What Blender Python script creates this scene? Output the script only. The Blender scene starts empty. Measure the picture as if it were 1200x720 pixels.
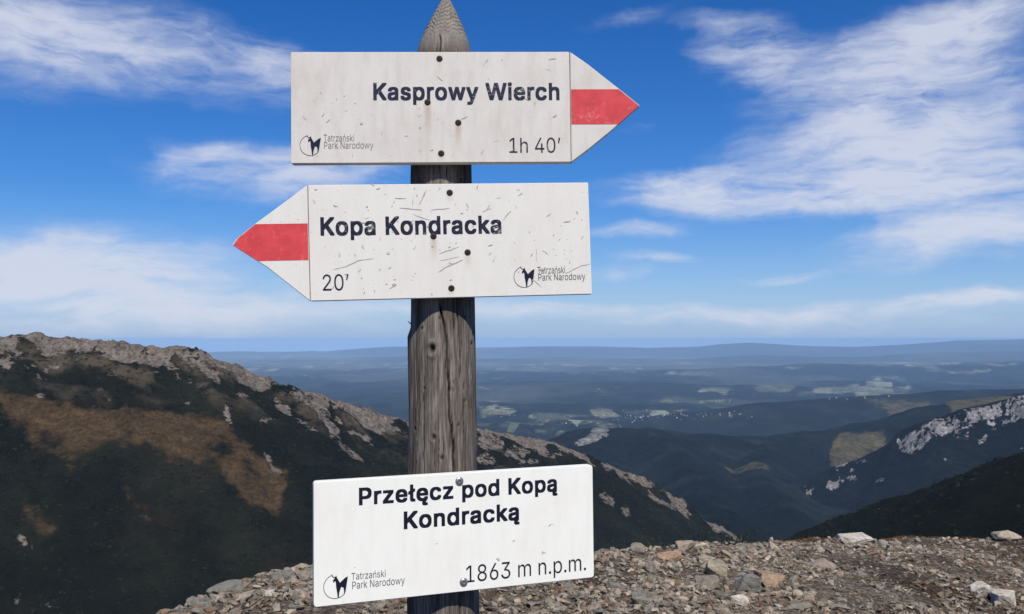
import bpy, bmesh, math, random
import numpy as np
from mathutils import Vector, Matrix
R = math.radians
scene = bpy.context.scene
col = scene.collection

# ---------------------------------------------------------------- camera, sky, sun, exposure
cam_d = bpy.data.cameras.new('camera'); cam = bpy.data.objects.new('camera', cam_d); col.objects.link(cam)
cam.location = (0, 0, 1.55); cam_d.sensor_width = 36; cam_d.lens = 36 * 1040 / 1200
cam.rotation_euler = (R(90) + math.atan(37 / 1040), 0, 0)
cam_d.clip_start = 0.05; cam_d.clip_end = 200000
scene.camera = cam
scene.view_settings.view_transform = 'Standard'; scene.view_settings.look = 'None'
scene.view_settings.exposure = 0.0; scene.view_settings.gamma = 1.0
scene.render.engine = 'CYCLES'
cy = scene.cycles
cy.use_denoising = True
cy.max_bounces = 6; cy.diffuse_bounces = 3; cy.glossy_bounces = 2; cy.volume_bounces = 2; cy.transparent_max_bounces = 12
cy.sample_clamp_indirect = 4.0

SUN_EL, SUN_AZ = 52.0, 166.0        # azimuth clockwise from +Y (the view direction): high behind the photographer, a little right
world = bpy.data.worlds.new('World'); scene.world = world; world.use_nodes = True
wt = world.node_tree; wt.nodes.clear()

class NT:
    """tiny helper to wire shader nodes"""
    def __init__(self, t): self.t = t
    def n(self, typ, **kw):
        nd = self.t.nodes.new(typ)
        for k, v in kw.items():
            if k == 'inp':
                for a, b in v.items():
                    if isinstance(b, bpy.types.NodeSocket): self.t.links.new(b, nd.inputs[a])
                    else: nd.inputs[a].default_value = b
            else: setattr(nd, k, v)
        return nd
    def m(self, op, a, b=None, c=None, clamp=False):
        nd = self.t.nodes.new('ShaderNodeMath'); nd.operation = op; nd.use_clamp = clamp
        for i, v in enumerate((a, b, c)):
            if v is None: continue
            if isinstance(v, bpy.types.NodeSocket): self.t.links.new(v, nd.inputs[i])
            else: nd.inputs[i].default_value = v
        return nd.outputs[0]
    def mix(self, f, a, b, blend='MIX'):
        nd = self.t.nodes.new('ShaderNodeMix'); nd.data_type = 'RGBA'; nd.blend_type = blend
        for i, v in ((0, f), (6, a), (7, b)):
            if isinstance(v, bpy.types.NodeSocket): self.t.links.new(v, nd.inputs[i])
            else: nd.inputs[i].default_value = v
        return nd.outputs[2]
    def ramp(self, f, stops, interp='LINEAR'):
        nd = self.t.nodes.new('ShaderNodeValToRGB'); nd.color_ramp.interpolation = interp
        e = nd.color_ramp.elements
        while len(e) < len(stops): e.new(0.5)
        for q, (p, c) in zip(e, stops):
            q.position = p; q.color = c if len(c) == 4 else (*c, 1)
        self.t.links.new(f, nd.inputs[0])
        return nd.outputs[0]
    def noise(self, vec, scale, detail=4, rough=0.55, dist=0.0):
        nd = self.n('ShaderNodeTexNoise', inp={'Vector': vec, 'Scale': scale, 'Detail': detail, 'Roughness': rough, 'Distortion': dist})
        return nd.outputs[0]
    def smooth(self, v, a, b):
        nd = self.t.nodes.new('ShaderNodeMapRange'); nd.interpolation_type = 'SMOOTHSTEP'
        self.t.links.new(v, nd.inputs[0]); nd.inputs[1].default_value = a; nd.inputs[2].default_value = b
        return nd.outputs[0]

W = NT(wt)
sky = W.n('ShaderNodeTexSky', sky_type='NISHITA'); sky.sun_disc = False
sky.sun_elevation = R(SUN_EL); sky.sun_rotation = R(SUN_AZ); sky.altitude = 1863; sky.air_density = 1.0; sky.dust_density = 0.6; sky.ozone_density = 3.0
tc = W.n('ShaderNodeTexCoord'); sep = W.n('ShaderNodeSeparateXYZ', inp={0: tc.outputs['Generated']})
az = W.m('ARCTAN2', sep.outputs[0], sep.outputs[1]); el = W.m('ARCSINE', sep.outputs[2])
ae = W.n('ShaderNodeCombineXYZ', inp={0: az, 1: el}).outputs[0]
# the cloud banks: centre azimuth/elevation, half sizes, tilt (degrees), cover
CLOUDS = [(-0.4084, 0.3012, 0.243, 0.0494, -6, 1.0),
          (-0.4939, 0.2779, 0.1267, 0.0508, 0, 0.65),
          (-0.245, 0.2978, 0.0814, 0.0224, -10, 0.45),
          (-0.2808, 0.1773, 0.1509, 0.0388, -3, 1.0),
          (-0.19, 0.193, 0.102, 0.0227, 0, 0.6),
          (-0.3418, 0.1941, 0.0512, 0.0127, 8, 0.5),
          (-0.4789, 0.0953, 0.159, 0.029, 2, 0.95),
          (-0.4084, 0.081, 0.1539, 0.0229, 3, 0.8),
          (-0.4789, 0.0614, 0.1515, 0.0256, 0, 0.7),
          (-0.3246, 0.0428, 0.3714, 0.0383, 0, 0.9),
          (-0.4481, 0.0217, 0.2734, 0.0295, 0, 0.5),
          (0.19, 0.1638, 0.1252, 0.0274, 0, 1.05),
          (0.316, 0.1497, 0.1477, 0.0256, 2, 1.0),
          (0.4164, 0.1673, 0.1287, 0.0334, 8, 0.95),
          (0.4865, 0.1452, 0.1428, 0.0595, 5, 1.0),
          (0.4636, 0.096, 0.1308, 0.0292, 3, 0.95),
          (0.1385, 0.1185, 0.0736, 0.0114, 0, 1.0),
          (0.1225, 0.0734, 0.0455, 0.0115, 0, 0.95),
          (0.176, 0.0878, 0.0373, 0.0076, 0, 0.7),
          (0.1479, 0.092, 0.0433, 0.0086, 0, 0.5),
          (0.3755, 0.2046, 0.1997, 0.0394, 8, 0.85),
          (0.4324, 0.2455, 0.1744, 0.0576, 10, 0.85),
          (0.263, 0.3075, 0.0717, 0.0446, -10, 0.9),
          (0.4713, 0.3085, 0.1298, 0.0343, 5, 0.9),
          (0.3755, 0.2846, 0.1498, 0.0429, 10, 0.7),
          (0.3755, 0.0367, 0.1831, 0.0098, 2, 1.0),
          (0.4789, 0.0401, 0.0909, 0.0154, 2, 0.85),
          (0.2985, 0.0661, 0.0703, 0.0074, 2, 0.7),
          (0.1338, 0.35, 0.0756, 0.0114, 8, 0.5),
          (0.2085, 0.3408, 0.0552, 0.0113, 0, 0.35),
          (0.1432, 0.2354, 0.0377, 0.0076, 5, 0.3),
          (0.0384, 0.0336, 0.2112, 0.0106, 0, 0.95),
          (0.263, 0.0232, 0.2331, 0.0084, 1, 0.6),
          (0.3246, 0.0173, 0.3628, 0.0146, 0, 0.45)]
warp = W.n('ShaderNodeTexNoise', inp={'Vector': ae, 'Scale': 9.0, 'Detail': 4.0, 'Roughness': 0.6})
wv = W.n('ShaderNodeVectorMath', operation='MULTIPLY_ADD', inp={0: warp.outputs[1], 1: (0.09, 0.035, 0), 2: ae})
wv = W.n('ShaderNodeVectorMath', operation='SUBTRACT', inp={0: wv.outputs[0], 1: (0.045, 0.0175, 0)}).outputs[0]
cover = None
for (ca, ce, ra, re, tilt, amt) in CLOUDS:
    mp = W.n('ShaderNodeMapping', vector_type='TEXTURE', inp={0: wv, 1: (ca, ce, 0), 2: (0, 0, R(tilt)), 3: (ra, re, 1)})
    ln = W.n('ShaderNodeVectorMath', operation='LENGTH', inp={0: mp.outputs[0]}).outputs['Value']
    b = W.m('MULTIPLY', W.smooth(ln, 1.35, 0.1), amt)
    cover = b if cover is None else W.m('ADD', cover, b)
# thin scattered cirrus over the rest of the sky
rest = W.smooth(W.noise(W.n('ShaderNodeMapping', inp={0: ae, 3: (1.6, 5, 1)}).outputs[0], 1.1, 3), 0.52, 0.8)
outside = W.smooth(W.m('ABSOLUTE', az), 0.5, 0.75)
cover = W.m('ADD', cover, W.m('MULTIPLY', W.m('MULTIPLY', rest, outside), 0.7))
# wisps: stretched, tilted noise
mw = W.n('ShaderNodeMapping', inp={0: wv, 2: (0, 0, R(-7)), 3: (5.5, 24, 1)}).outputs[0]
n1 = W.noise(mw, 1.0, 8, 0.62, 0.6)
mw2 = W.n('ShaderNodeMapping', inp={0: wv, 2: (0, 0, R(14)), 3: (16, 60, 1)}).outputs[0]
n2 = W.noise(mw2, 1.0, 6, 0.6, 0.3)
nn = W.m('ADD', W.m('MULTIPLY', n1, 0.58), W.m('MULTIPLY', n2, 0.42))
nn = W.m('MULTIPLY', W.m('SUBTRACT', nn, 0.5), 3.3)
dens = W.smooth(W.m('ADD', cover, W.m('MULTIPLY', nn, W.m('ADD', 0.25, W.m('MULTIPLY', cover, 0.9)))), 0.10, 1.70)
hs = W.n('ShaderNodeHueSaturation', inp={'Hue': 0.514, 'Saturation': 1.62, 'Value': 1.12, 'Color': sky.outputs[0]}).outputs[0]
g = W.n('ShaderNodeGamma', inp={0: hs, 1: 1.0}).outputs[0]
# thick blue air low over the horizon, the same all the way round
low = W.m('POWER', 2.718, W.m('MULTIPLY', W.m('MAXIMUM', sep.outputs[2], 0.0), -7.0))
g = W.mix(W.m('MULTIPLY', low, 0.9), g, (2.75, 4.2, 7.2, 1))
cl = W.n('ShaderNodeRGB'); cl.outputs[0].default_value = (6.6, 7.0, 8.2, 1)
both = W.mix(W.m('MULTIPLY', dens, 0.88), g, cl.outputs[0])
bg = W.n('ShaderNodeBackground', inp={0: both, 1: 0.1})
wo = W.n('ShaderNodeOutputWorld', inp={0: bg.outputs[0]})

sd = bpy.data.lights.new('sun', 'SUN'); sun = bpy.data.objects.new('sun', sd); col.objects.link(sun)
sd.energy = 4.85; sd.angle = R(0.5); sd.color = (1.0, 0.935, 0.83)
sv = Vector((math.sin(R(SUN_AZ)) * math.cos(R(SUN_EL)), math.cos(R(SUN_AZ)) * math.cos(R(SUN_EL)), math.sin(R(SUN_EL))))
sun.rotation_euler = sv.to_track_quat('Z', 'Y').to_euler(); sun.location = (2, -4, 8)

# ---------------------------------------------------------------- helpers
def link(name, me, mat=None, parent=None, kind=None, label=None, cat=None, group=None):
    o = bpy.data.objects.new(name, me); col.objects.link(o)
    if mat is not None and me is not None and not me.materials: me.materials.append(mat)
    if parent is not None: o.parent = parent
    for k, v in (('kind', kind), ('label', label), ('category', cat), ('group', group)):
        if v: o[k] = v
    return o

def mesh_np(name, V, F, cols=None, smooth=False, attrs=None):
    """mesh from arrays; F is (n,k) of one polygon size"""
    me = bpy.data.meshes.new(name); V = np.asarray(V, np.float32); F = np.asarray(F, np.int32)
    me.vertices.add(len(V)); me.vertices.foreach_set('co', V.ravel())
    k = F.shape[1]
    me.loops.add(F.size); me.loops.foreach_set('vertex_index', F.ravel())
    me.polygons.add(len(F)); me.polygons.foreach_set('loop_start', np.arange(0, F.size, k, dtype=np.int32))
    me.polygons.foreach_set('loop_total', np.full(len(F), k, np.int32))
    me.polygons.foreach_set('use_smooth', np.full(len(F), smooth, bool))
    me.update(calc_edges=True)
    if cols is not None:
        a = me.color_attributes.new('Col', 'FLOAT_COLOR', 'POINT')
        c4 = np.ones((len(V), 4), np.float32); c4[:, :3] = cols; a.data.foreach_set('color', c4.ravel())
    for nme, arr in (attrs or {}).items():
        a = me.attributes.new(nme, 'FLOAT', 'POINT'); a.data.foreach_set('value', np.asarray(arr, np.float32))
    me.validate()
    return me

def material(name, rough=0.8, spec=0.3):
    m = bpy.data.materials.new(name); m.use_nodes = True
    t = m.node_tree; b = t.nodes['Principled BSDF']
    b.inputs['Roughness'].default_value = rough; b.inputs['Specular IOR Level'].default_value = spec
    return m, NT(t), b

def set_in(T, b, key, v):
    if isinstance(v, bpy.types.NodeSocket): T.t.links.new(v, b.inputs[key])
    else: b.inputs[key].default_value = v

def bump(T, b, h, dist, strength=1.0):
    n = T.n('ShaderNodeBump', inp={'Height': h, 'Distance': dist, 'Strength': strength}); T.t.links.new(n.outputs[0], b.inputs['Normal'])

# ---------------------------------------------------------------- terrain (numpy only)
F_PX = 1040.0
PITCH = math.atan(37 / F_PX)
CAM_Z = 1.55
_rs = np.random.RandomState(11)
_PERM = np.concatenate([_rs.permutation(256)] * 3)
_ang = _rs.rand(256) * 2 * np.pi
_GX, _GY = np.cos(_ang), np.sin(_ang)

def perlin(x, y):
    xi = np.floor(x).astype(np.int64); yi = np.floor(y).astype(np.int64)
    fx, fy = x - xi, y - yi
    u = fx * fx * fx * (fx * (fx * 6 - 15) + 10); v = fy * fy * fy * (fy * (fy * 6 - 15) + 10)
    a = xi & 255; b = yi & 255
    def g(i, j, dx, dy):
        h = _PERM[_PERM[i & 255] + (j & 255)]
        return _GX[h] * dx + _GY[h] * dy
    n00 = g(a, b, fx, fy); n10 = g(a + 1, b, fx - 1, fy)
    n01 = g(a, b + 1, fx, fy - 1); n11 = g(a + 1, b + 1, fx - 1, fy - 1)
    return ((n00 * (1 - u) + n10 * u) * (1 - v) + (n01 * (1 - u) + n11 * u) * v) * 1.5

def fbm(x, y, scale, octs=4, seed=0.0, ridged=False):
    out = 0; amp = 1.0; tot = 0.0; f = 1.0 / scale
    for k in range(octs):
        n = perlin(x * f + seed + 17.3 * k, y * f - seed + 9.1 * k)
        if ridged: n = 1 - 2 * np.abs(n)
        out = out + n * amp; tot += amp; amp *= 0.52; f *= 2.03
    return out / tot

def at(px, py, dist):
    """point on the ray of a photo measurement at forward distance dist (used once, to survey the land)"""
    a = (px - 600) / F_PX; b = -(py - 360) / F_PX
    d = (a, math.cos(PITCH) - b * math.sin(PITCH), math.sin(PITCH) + b * math.cos(PITCH))
    s = dist / d[1]
    return (d[0] * s, dist, CAM_Z + d[2] * s)

LEFT_CREST = [at(*p) for p in [(-700,440,1000),(-350,418,1150),(-120,402,1250),(0,396,1300),(40,392,1330),(70,398,1340),(125,402,1360),
    (190,409,1390),(215,407,1400),(236,411,1410),(265,426,1440),(300,440,1470),(330,453,1510),(370,463,1550),(420,478,1600),
    (470,493,1680),(520,500,1740),(562,505,1800),(600,511,1850),(645,518,1900),(690,538,1960),(742,560,2020),(790,586,2080),
    (835,612,2150),(880,645,2220),(960,700,2400)]]
RIGHT_SPUR = [at(*p) for p in [(1700,470,480),(1400,492,620),(1260,517,700),(1200,530,760),(1130,556,850),(1060,581,940),(1000,600,1020),
    (950,618,1100),(900,640,1180),(860,668,1260)]]
CLIFF_RIDGE = [at(*p) for p in [(1700,430,2900),(1400,448,3200),(1200,463,3500),(1150,474,3560),(1100,488,3620),(1060,503,3700),
    (1020,530,3800),(985,546,3850),(955,562,3900),(920,590,3950)]]
WOOD_RIDGE = [at(*p) for p in [(540,560,3800),(620,548,4100),(675,521,4500),(725,500,4900),(790,505,5000),(860,512,5100),(925,510,5200),
    (985,503,5250),(1040,492,5350),(1100,476,5400),(1200,462,5500),(1400,450,5600)]]
SPUR_A = [at(*p) for p in [(775,512,4600),(800,540,3900),(822,575,3200),(835,607,2500)]]
SPUR_B = [at(*p) for p in [(900,520,4900),(893,548,4200),(905,578,3500),(925,604,2900)]]
SPUR_C = [at(*p) for p in [(690,530,4300),(720,560,3600),(760,590,3000)]]
BACK_RIDGE = [at(*p) for p in [(820,482,9500),(880,474,9400),(960,468,9300),(1040,462,9300),(1120,458,9300),(1200,455,9300),(1400,448,9400)]]
LOW_RIDGE = [at(*p) for p in [(560,462,15500),(620,452,16000),(700,448,16500),(790,449,17000),(850,452,17000),(900,455,17000)]]
LOW_RIDGE2 = [at(*p) for p in [(820,433,25000),(900,430,25500),(980,426,26000),(1060,428,26000),(1200,424,26000),(1400,424,26000)]]
FAR_HILLS = [at(*p) for p in [(-400,425,52000),(-100,420,52000),(200,415,52000),(290,412,54000),(330,412.5,54000),(380,412,54000),(425,408.5,54000),
    (455,406.5,54000),(510,406,54000),(560,407.5,54000),(640,406,54000),(700,406.5,54000),(760,408,54000),(820,406,54000),(850,403.5,54000),
    (880,401.5,54000),(905,403,54000),(940,405.5,54000),(1000,407,54000),(1050,404.5,54000),(1090,402,54000),(1130,399,54000),
    (1170,398.5,54000),(1220,397.5,54000),(1350,399,54000),(1700,405,54000)]]
MID_HILLS = [at(*p) for p in [(-200,425,38000),(250,425,38000),(380,421,38000),(470,417,38000),(560,420,38000),(680,419,38000),(800,421,38000),
    (900,416,38000),(1000,419,38000),(1080,414,38000),(1200,412,38000),(1500,412,38000)]]

def ridge_dist(x, y, line):
    """distance to a crest polyline, crest height there, and position along it"""
    D, ZS, AL = [], [], []; acc = 0.0
    for (x0, y0, z0), (x1, y1, z1) in zip(line[:-1], line[1:]):
        dx, dy = x1 - x0, y1 - y0; L2 = dx * dx + dy * dy
        t = np.clip(((x - x0) * dx + (y - y0) * dy) / L2, 0, 1)
        D.append(np.hypot(x - x0 - t * dx, y - y0 - t * dy)); ZS.append(z0 + t * (z1 - z0))
        AL.append(acc + t * math.sqrt(L2)); acc += math.sqrt(L2)
    D = np.array(D); best = D.min(0)
    w = np.exp(-(D - best) / (6.0 + 0.12 * best)); w /= w.sum(0)
    return best, (w * np.array(ZS)).sum(0), (w * np.array(AL)).sum(0)

EDGE_X = [-40, -12, -6, -3, -2.3, -1.8, -1.2, 0.0, 0.8, 2.0, 4.0, 6.4, 12, 30, 80]
EDGE_Y = [-30, -8, -1, 3.2, 5.2, 6.6, 7.1, 7.5, 7.9, 8.8, 10.3, 12, 15, 20, 30]

def own_height(x, y, fine=True):
    zg = -0.17 * 25 * np.tanh(x / 25) - 0.03 * np.clip(y, -60, 60)
    zg = zg + np.interp(x, [-8, -5, -2.4, -1.7, -1.4, -0.6, 0.0, 0.36, 0.8, 1.7, 4.0, 6.9, 12], [-1.4, -0.95, -.30, -.19, -.17, -.05, 0.04, 0.12, 0.2, 0.24, 0.31, 0.41, 0.45]) * np.clip(y / 5, 0, 1)
    ye = np.interp(x, EDGE_X, EDGE_Y)
    s = (y - ye) * 0.8
    if fine: s = s + 0.25 * fbm(x, y, 1.7, 3, 3.3)
    drop = 0.6 * 0.30 * np.logaddexp(0, np.clip(s, -50, 200) / 0.30) + np.where(s > 200, 0.6 * (s - 200), 0)
    back = 0.25 * np.maximum(0, -y - 8)
    z = zg - drop - back
    if fine: z = z + 0.10 * fbm(x, y, 2.3, 3, 8.1) + 0.035 * fbm(x, y, 0.35, 3, 1.7)
    return z

FLOOR_Y = [-70000, -3000, 0, 700, 1500, 2200, 3000, 4000, 5500, 7000, 10000, 20000, 80000]
FLOOR_Z = [-900, -500, -230, -290, -425, -540, -625, -720, -830, -890, -960, -1000, -1030]
REGIONS = ['ground', 'mountain_ridge', 'dark_hillside', 'cliff_ridge', 'wooded_hills', 'valley', 'distant_hills']

def height(x, y):
    """terrain height and region number for arrays of world positions"""
    r = np.hypot(x, y)
    z = own_height(x, y); reg = np.zeros(x.shape, int)
    far = r > 45
    X, Y, R = x[far], y[far], r[far]
    Z = z[far].copy(); G = reg[far].copy(); G[:] = 5
    Z += 5 * fbm(X, Y, 60, 4, 2.2) * np.clip((R - 45) / 200, 0, 1)
    def put(h, k, m=None):
        nonlocal Z, G
        if m is None: w = h > Z; Z = np.where(w, h, Z); G = np.where(w, k, G)
        else:
            w = h > Z[m]; Z[m] = np.where(w, h, Z[m]); G[m] = np.where(w, k, G[m])
    # valley floor with rolling hills
    fl = np.interp(Y, FLOOR_Y, FLOOR_Z)
    roll = fbm(X * 0.55, Y, 2600, 5, 5.5, ridged=True)
    fl = fl + np.clip((R - 1500) / 6000, 0, 1) * (roll - 0.25) * 150 + 8 * fbm(X, Y, 300, 4, 1.1)
    put(fl, 5)
    # left mountain
    m = (R < 5200) & (R > 200) & (X < 2200) & (Y > -500)
    x_, y_ = X[m], Y[m]
    wx = x_ + 35 * fbm(x_, y_, 180, 3, 4.0); wy = y_ + 35 * fbm(x_, y_, 180, 3, 7.0)
    d, zc, al = ridge_dist(wx, wy, LEFT_CREST)
    near = np.clip(1 - d / 110, 0, 1)
    gull = fbm(x_, y_ * 0.6, 110, 4, 12.0, ridged=True)
    prof = np.interp(d, [0, 12, 45, 120, 400, 900, 4000], [0, 3, 26, 62, 200, 430, 1900])
    h = zc - prof + 10 * near * fbm(x_, y_, 45, 5, 2.0, ridged=True) * np.clip(d / 10, 0.35, 1) \
        + gull * np.clip(d / 80, 0, 1) * 11 + 3.2 * fbm(x_, y_, 26, 4, 9.0) * np.clip(d / 30, 0.5, 1) \
        + 1.6 * fbm(x_, y_, 7, 2, 21.0)
    put(h, 1, m)
    # right spur, near
    m = (R < 3000) & (R > 150) & (X > 0)
    x_, y_ = X[m], Y[m]
    d, zc, al = ridge_dist(x_ + 15 * fbm(x_, y_, 90, 3, 4), y_ + 15 * fbm(x_, y_, 90, 3, 8), RIGHT_SPUR)
    h = zc - np.interp(d, [0, 10, 60, 400, 3000], [0, 2, 24, 215, 1700]) + 3 * fbm(x_, y_, 40, 4, 6.0) + 1.6 * fbm(x_, y_, 8, 3, 16.0)
    put(h, 2, m)
    # cliff ridge
    m = (R > 2200) & (R < 6500) & (X > 0)
    x_, y_ = X[m], Y[m]
    d, zc, al = ridge_dist(x_ + 60 * fbm(x_, y_, 300, 3, 4), y_ + 60 * fbm(x_, y_, 300, 3, 8), CLIFF_RIDGE)
    gull = fbm(x_ + 0.5 * y_, y_ * 0.4, 190, 4, 3.0, ridged=True)
    h = zc - np.interp(d, [0, 20, 110, 600, 3000], [0, 8, 95, 330, 1500]) + gull * np.clip(d / 60, 0, 1) * 32 + 6 * fbm(x_, y_, 70, 4, 6.0)
    put(h, 3, m)
    m = (R > 2500) & (R < 8500)
    x_, y_ = X[m], Y[m]
    d, zc, al = ridge_dist(x_, y_, WOOD_RIDGE)
    gull = fbm(x_, y_ * 0.4, 420, 4, 3.0, ridged=True)
    h = zc - np.interp(d, [0, 60, 600, 3000], [0, 12, 150, 900]) + gull * np.clip(d / 150, 0, 1) * 38 + 14 * fbm(x_, y_, 220, 4, 6.0)
    put(h, 4, m)
    for line in (SPUR_A, SPUR_B, SPUR_C):
        m = (R > 2000) & (R < 6000)
        x_, y_ = X[m], Y[m]
        d, zc, al = ridge_dist(x_ + 60 * fbm(x_, y_, 400, 3, 1.0), y_, line)
        h = zc - np.interp(d, [0, 40, 400, 3000], [0, 10, 190, 1500]) + 22 * fbm(x_, y_, 260, 4, 6.0, ridged=True)
        put(h, 4, m)
    m = (R > 6500) & (R < 14000)
    x_, y_ = X[m], Y[m]
    d, zc, al = ridge_dist(x_, y_, BACK_RIDGE)
    h = zc - np.interp(d, [0, 150, 1500, 6000], [0, 10, 260, 1300]) + 28 * fbm(x_, y_, 600, 4, 3.0)
    put(h, 4, m)
    for line, k, w, amp in ((LOW_RIDGE, 5, 2600, 40), (LOW_RIDGE2, 5, 4000, 60)):
        m = (R > 12000) & (R < 34000)
        x_, y_ = X[m], Y[m]
        d, zc, al = ridge_dist(x_, y_, line)
        h = zc - np.interp(d, [0, w * .2, w, 4 * w], [0, 20, 260, 1400]) + amp * fbm(x_, y_, 1500, 4, 3.0)
        put(h, k, m)
    m = R > 30000
    x_, y_ = X[m], Y[m]
    d, zc, al = ridge_dist(x_, y_, MID_HILLS)
    h = zc - np.interp(d, [0, 500, 4000, 40000], [0, 15, 300, 5000]) + 95 * fbm(x_, y_, 2800, 4, 6.0)
    put(h, 6, m)
    d, zc, al = ridge_dist(x_, y_, FAR_HILLS)
    h = zc - np.interp(d, [0, 600, 8000, 60000], [0, 10, 620, 5000]) + 55 * fbm(x_, y_, 4500, 4, 6.0)
    put(h, 6, m)
    z = z.copy(); z[far] = Z; reg[far] = G
    return z, reg

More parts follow.
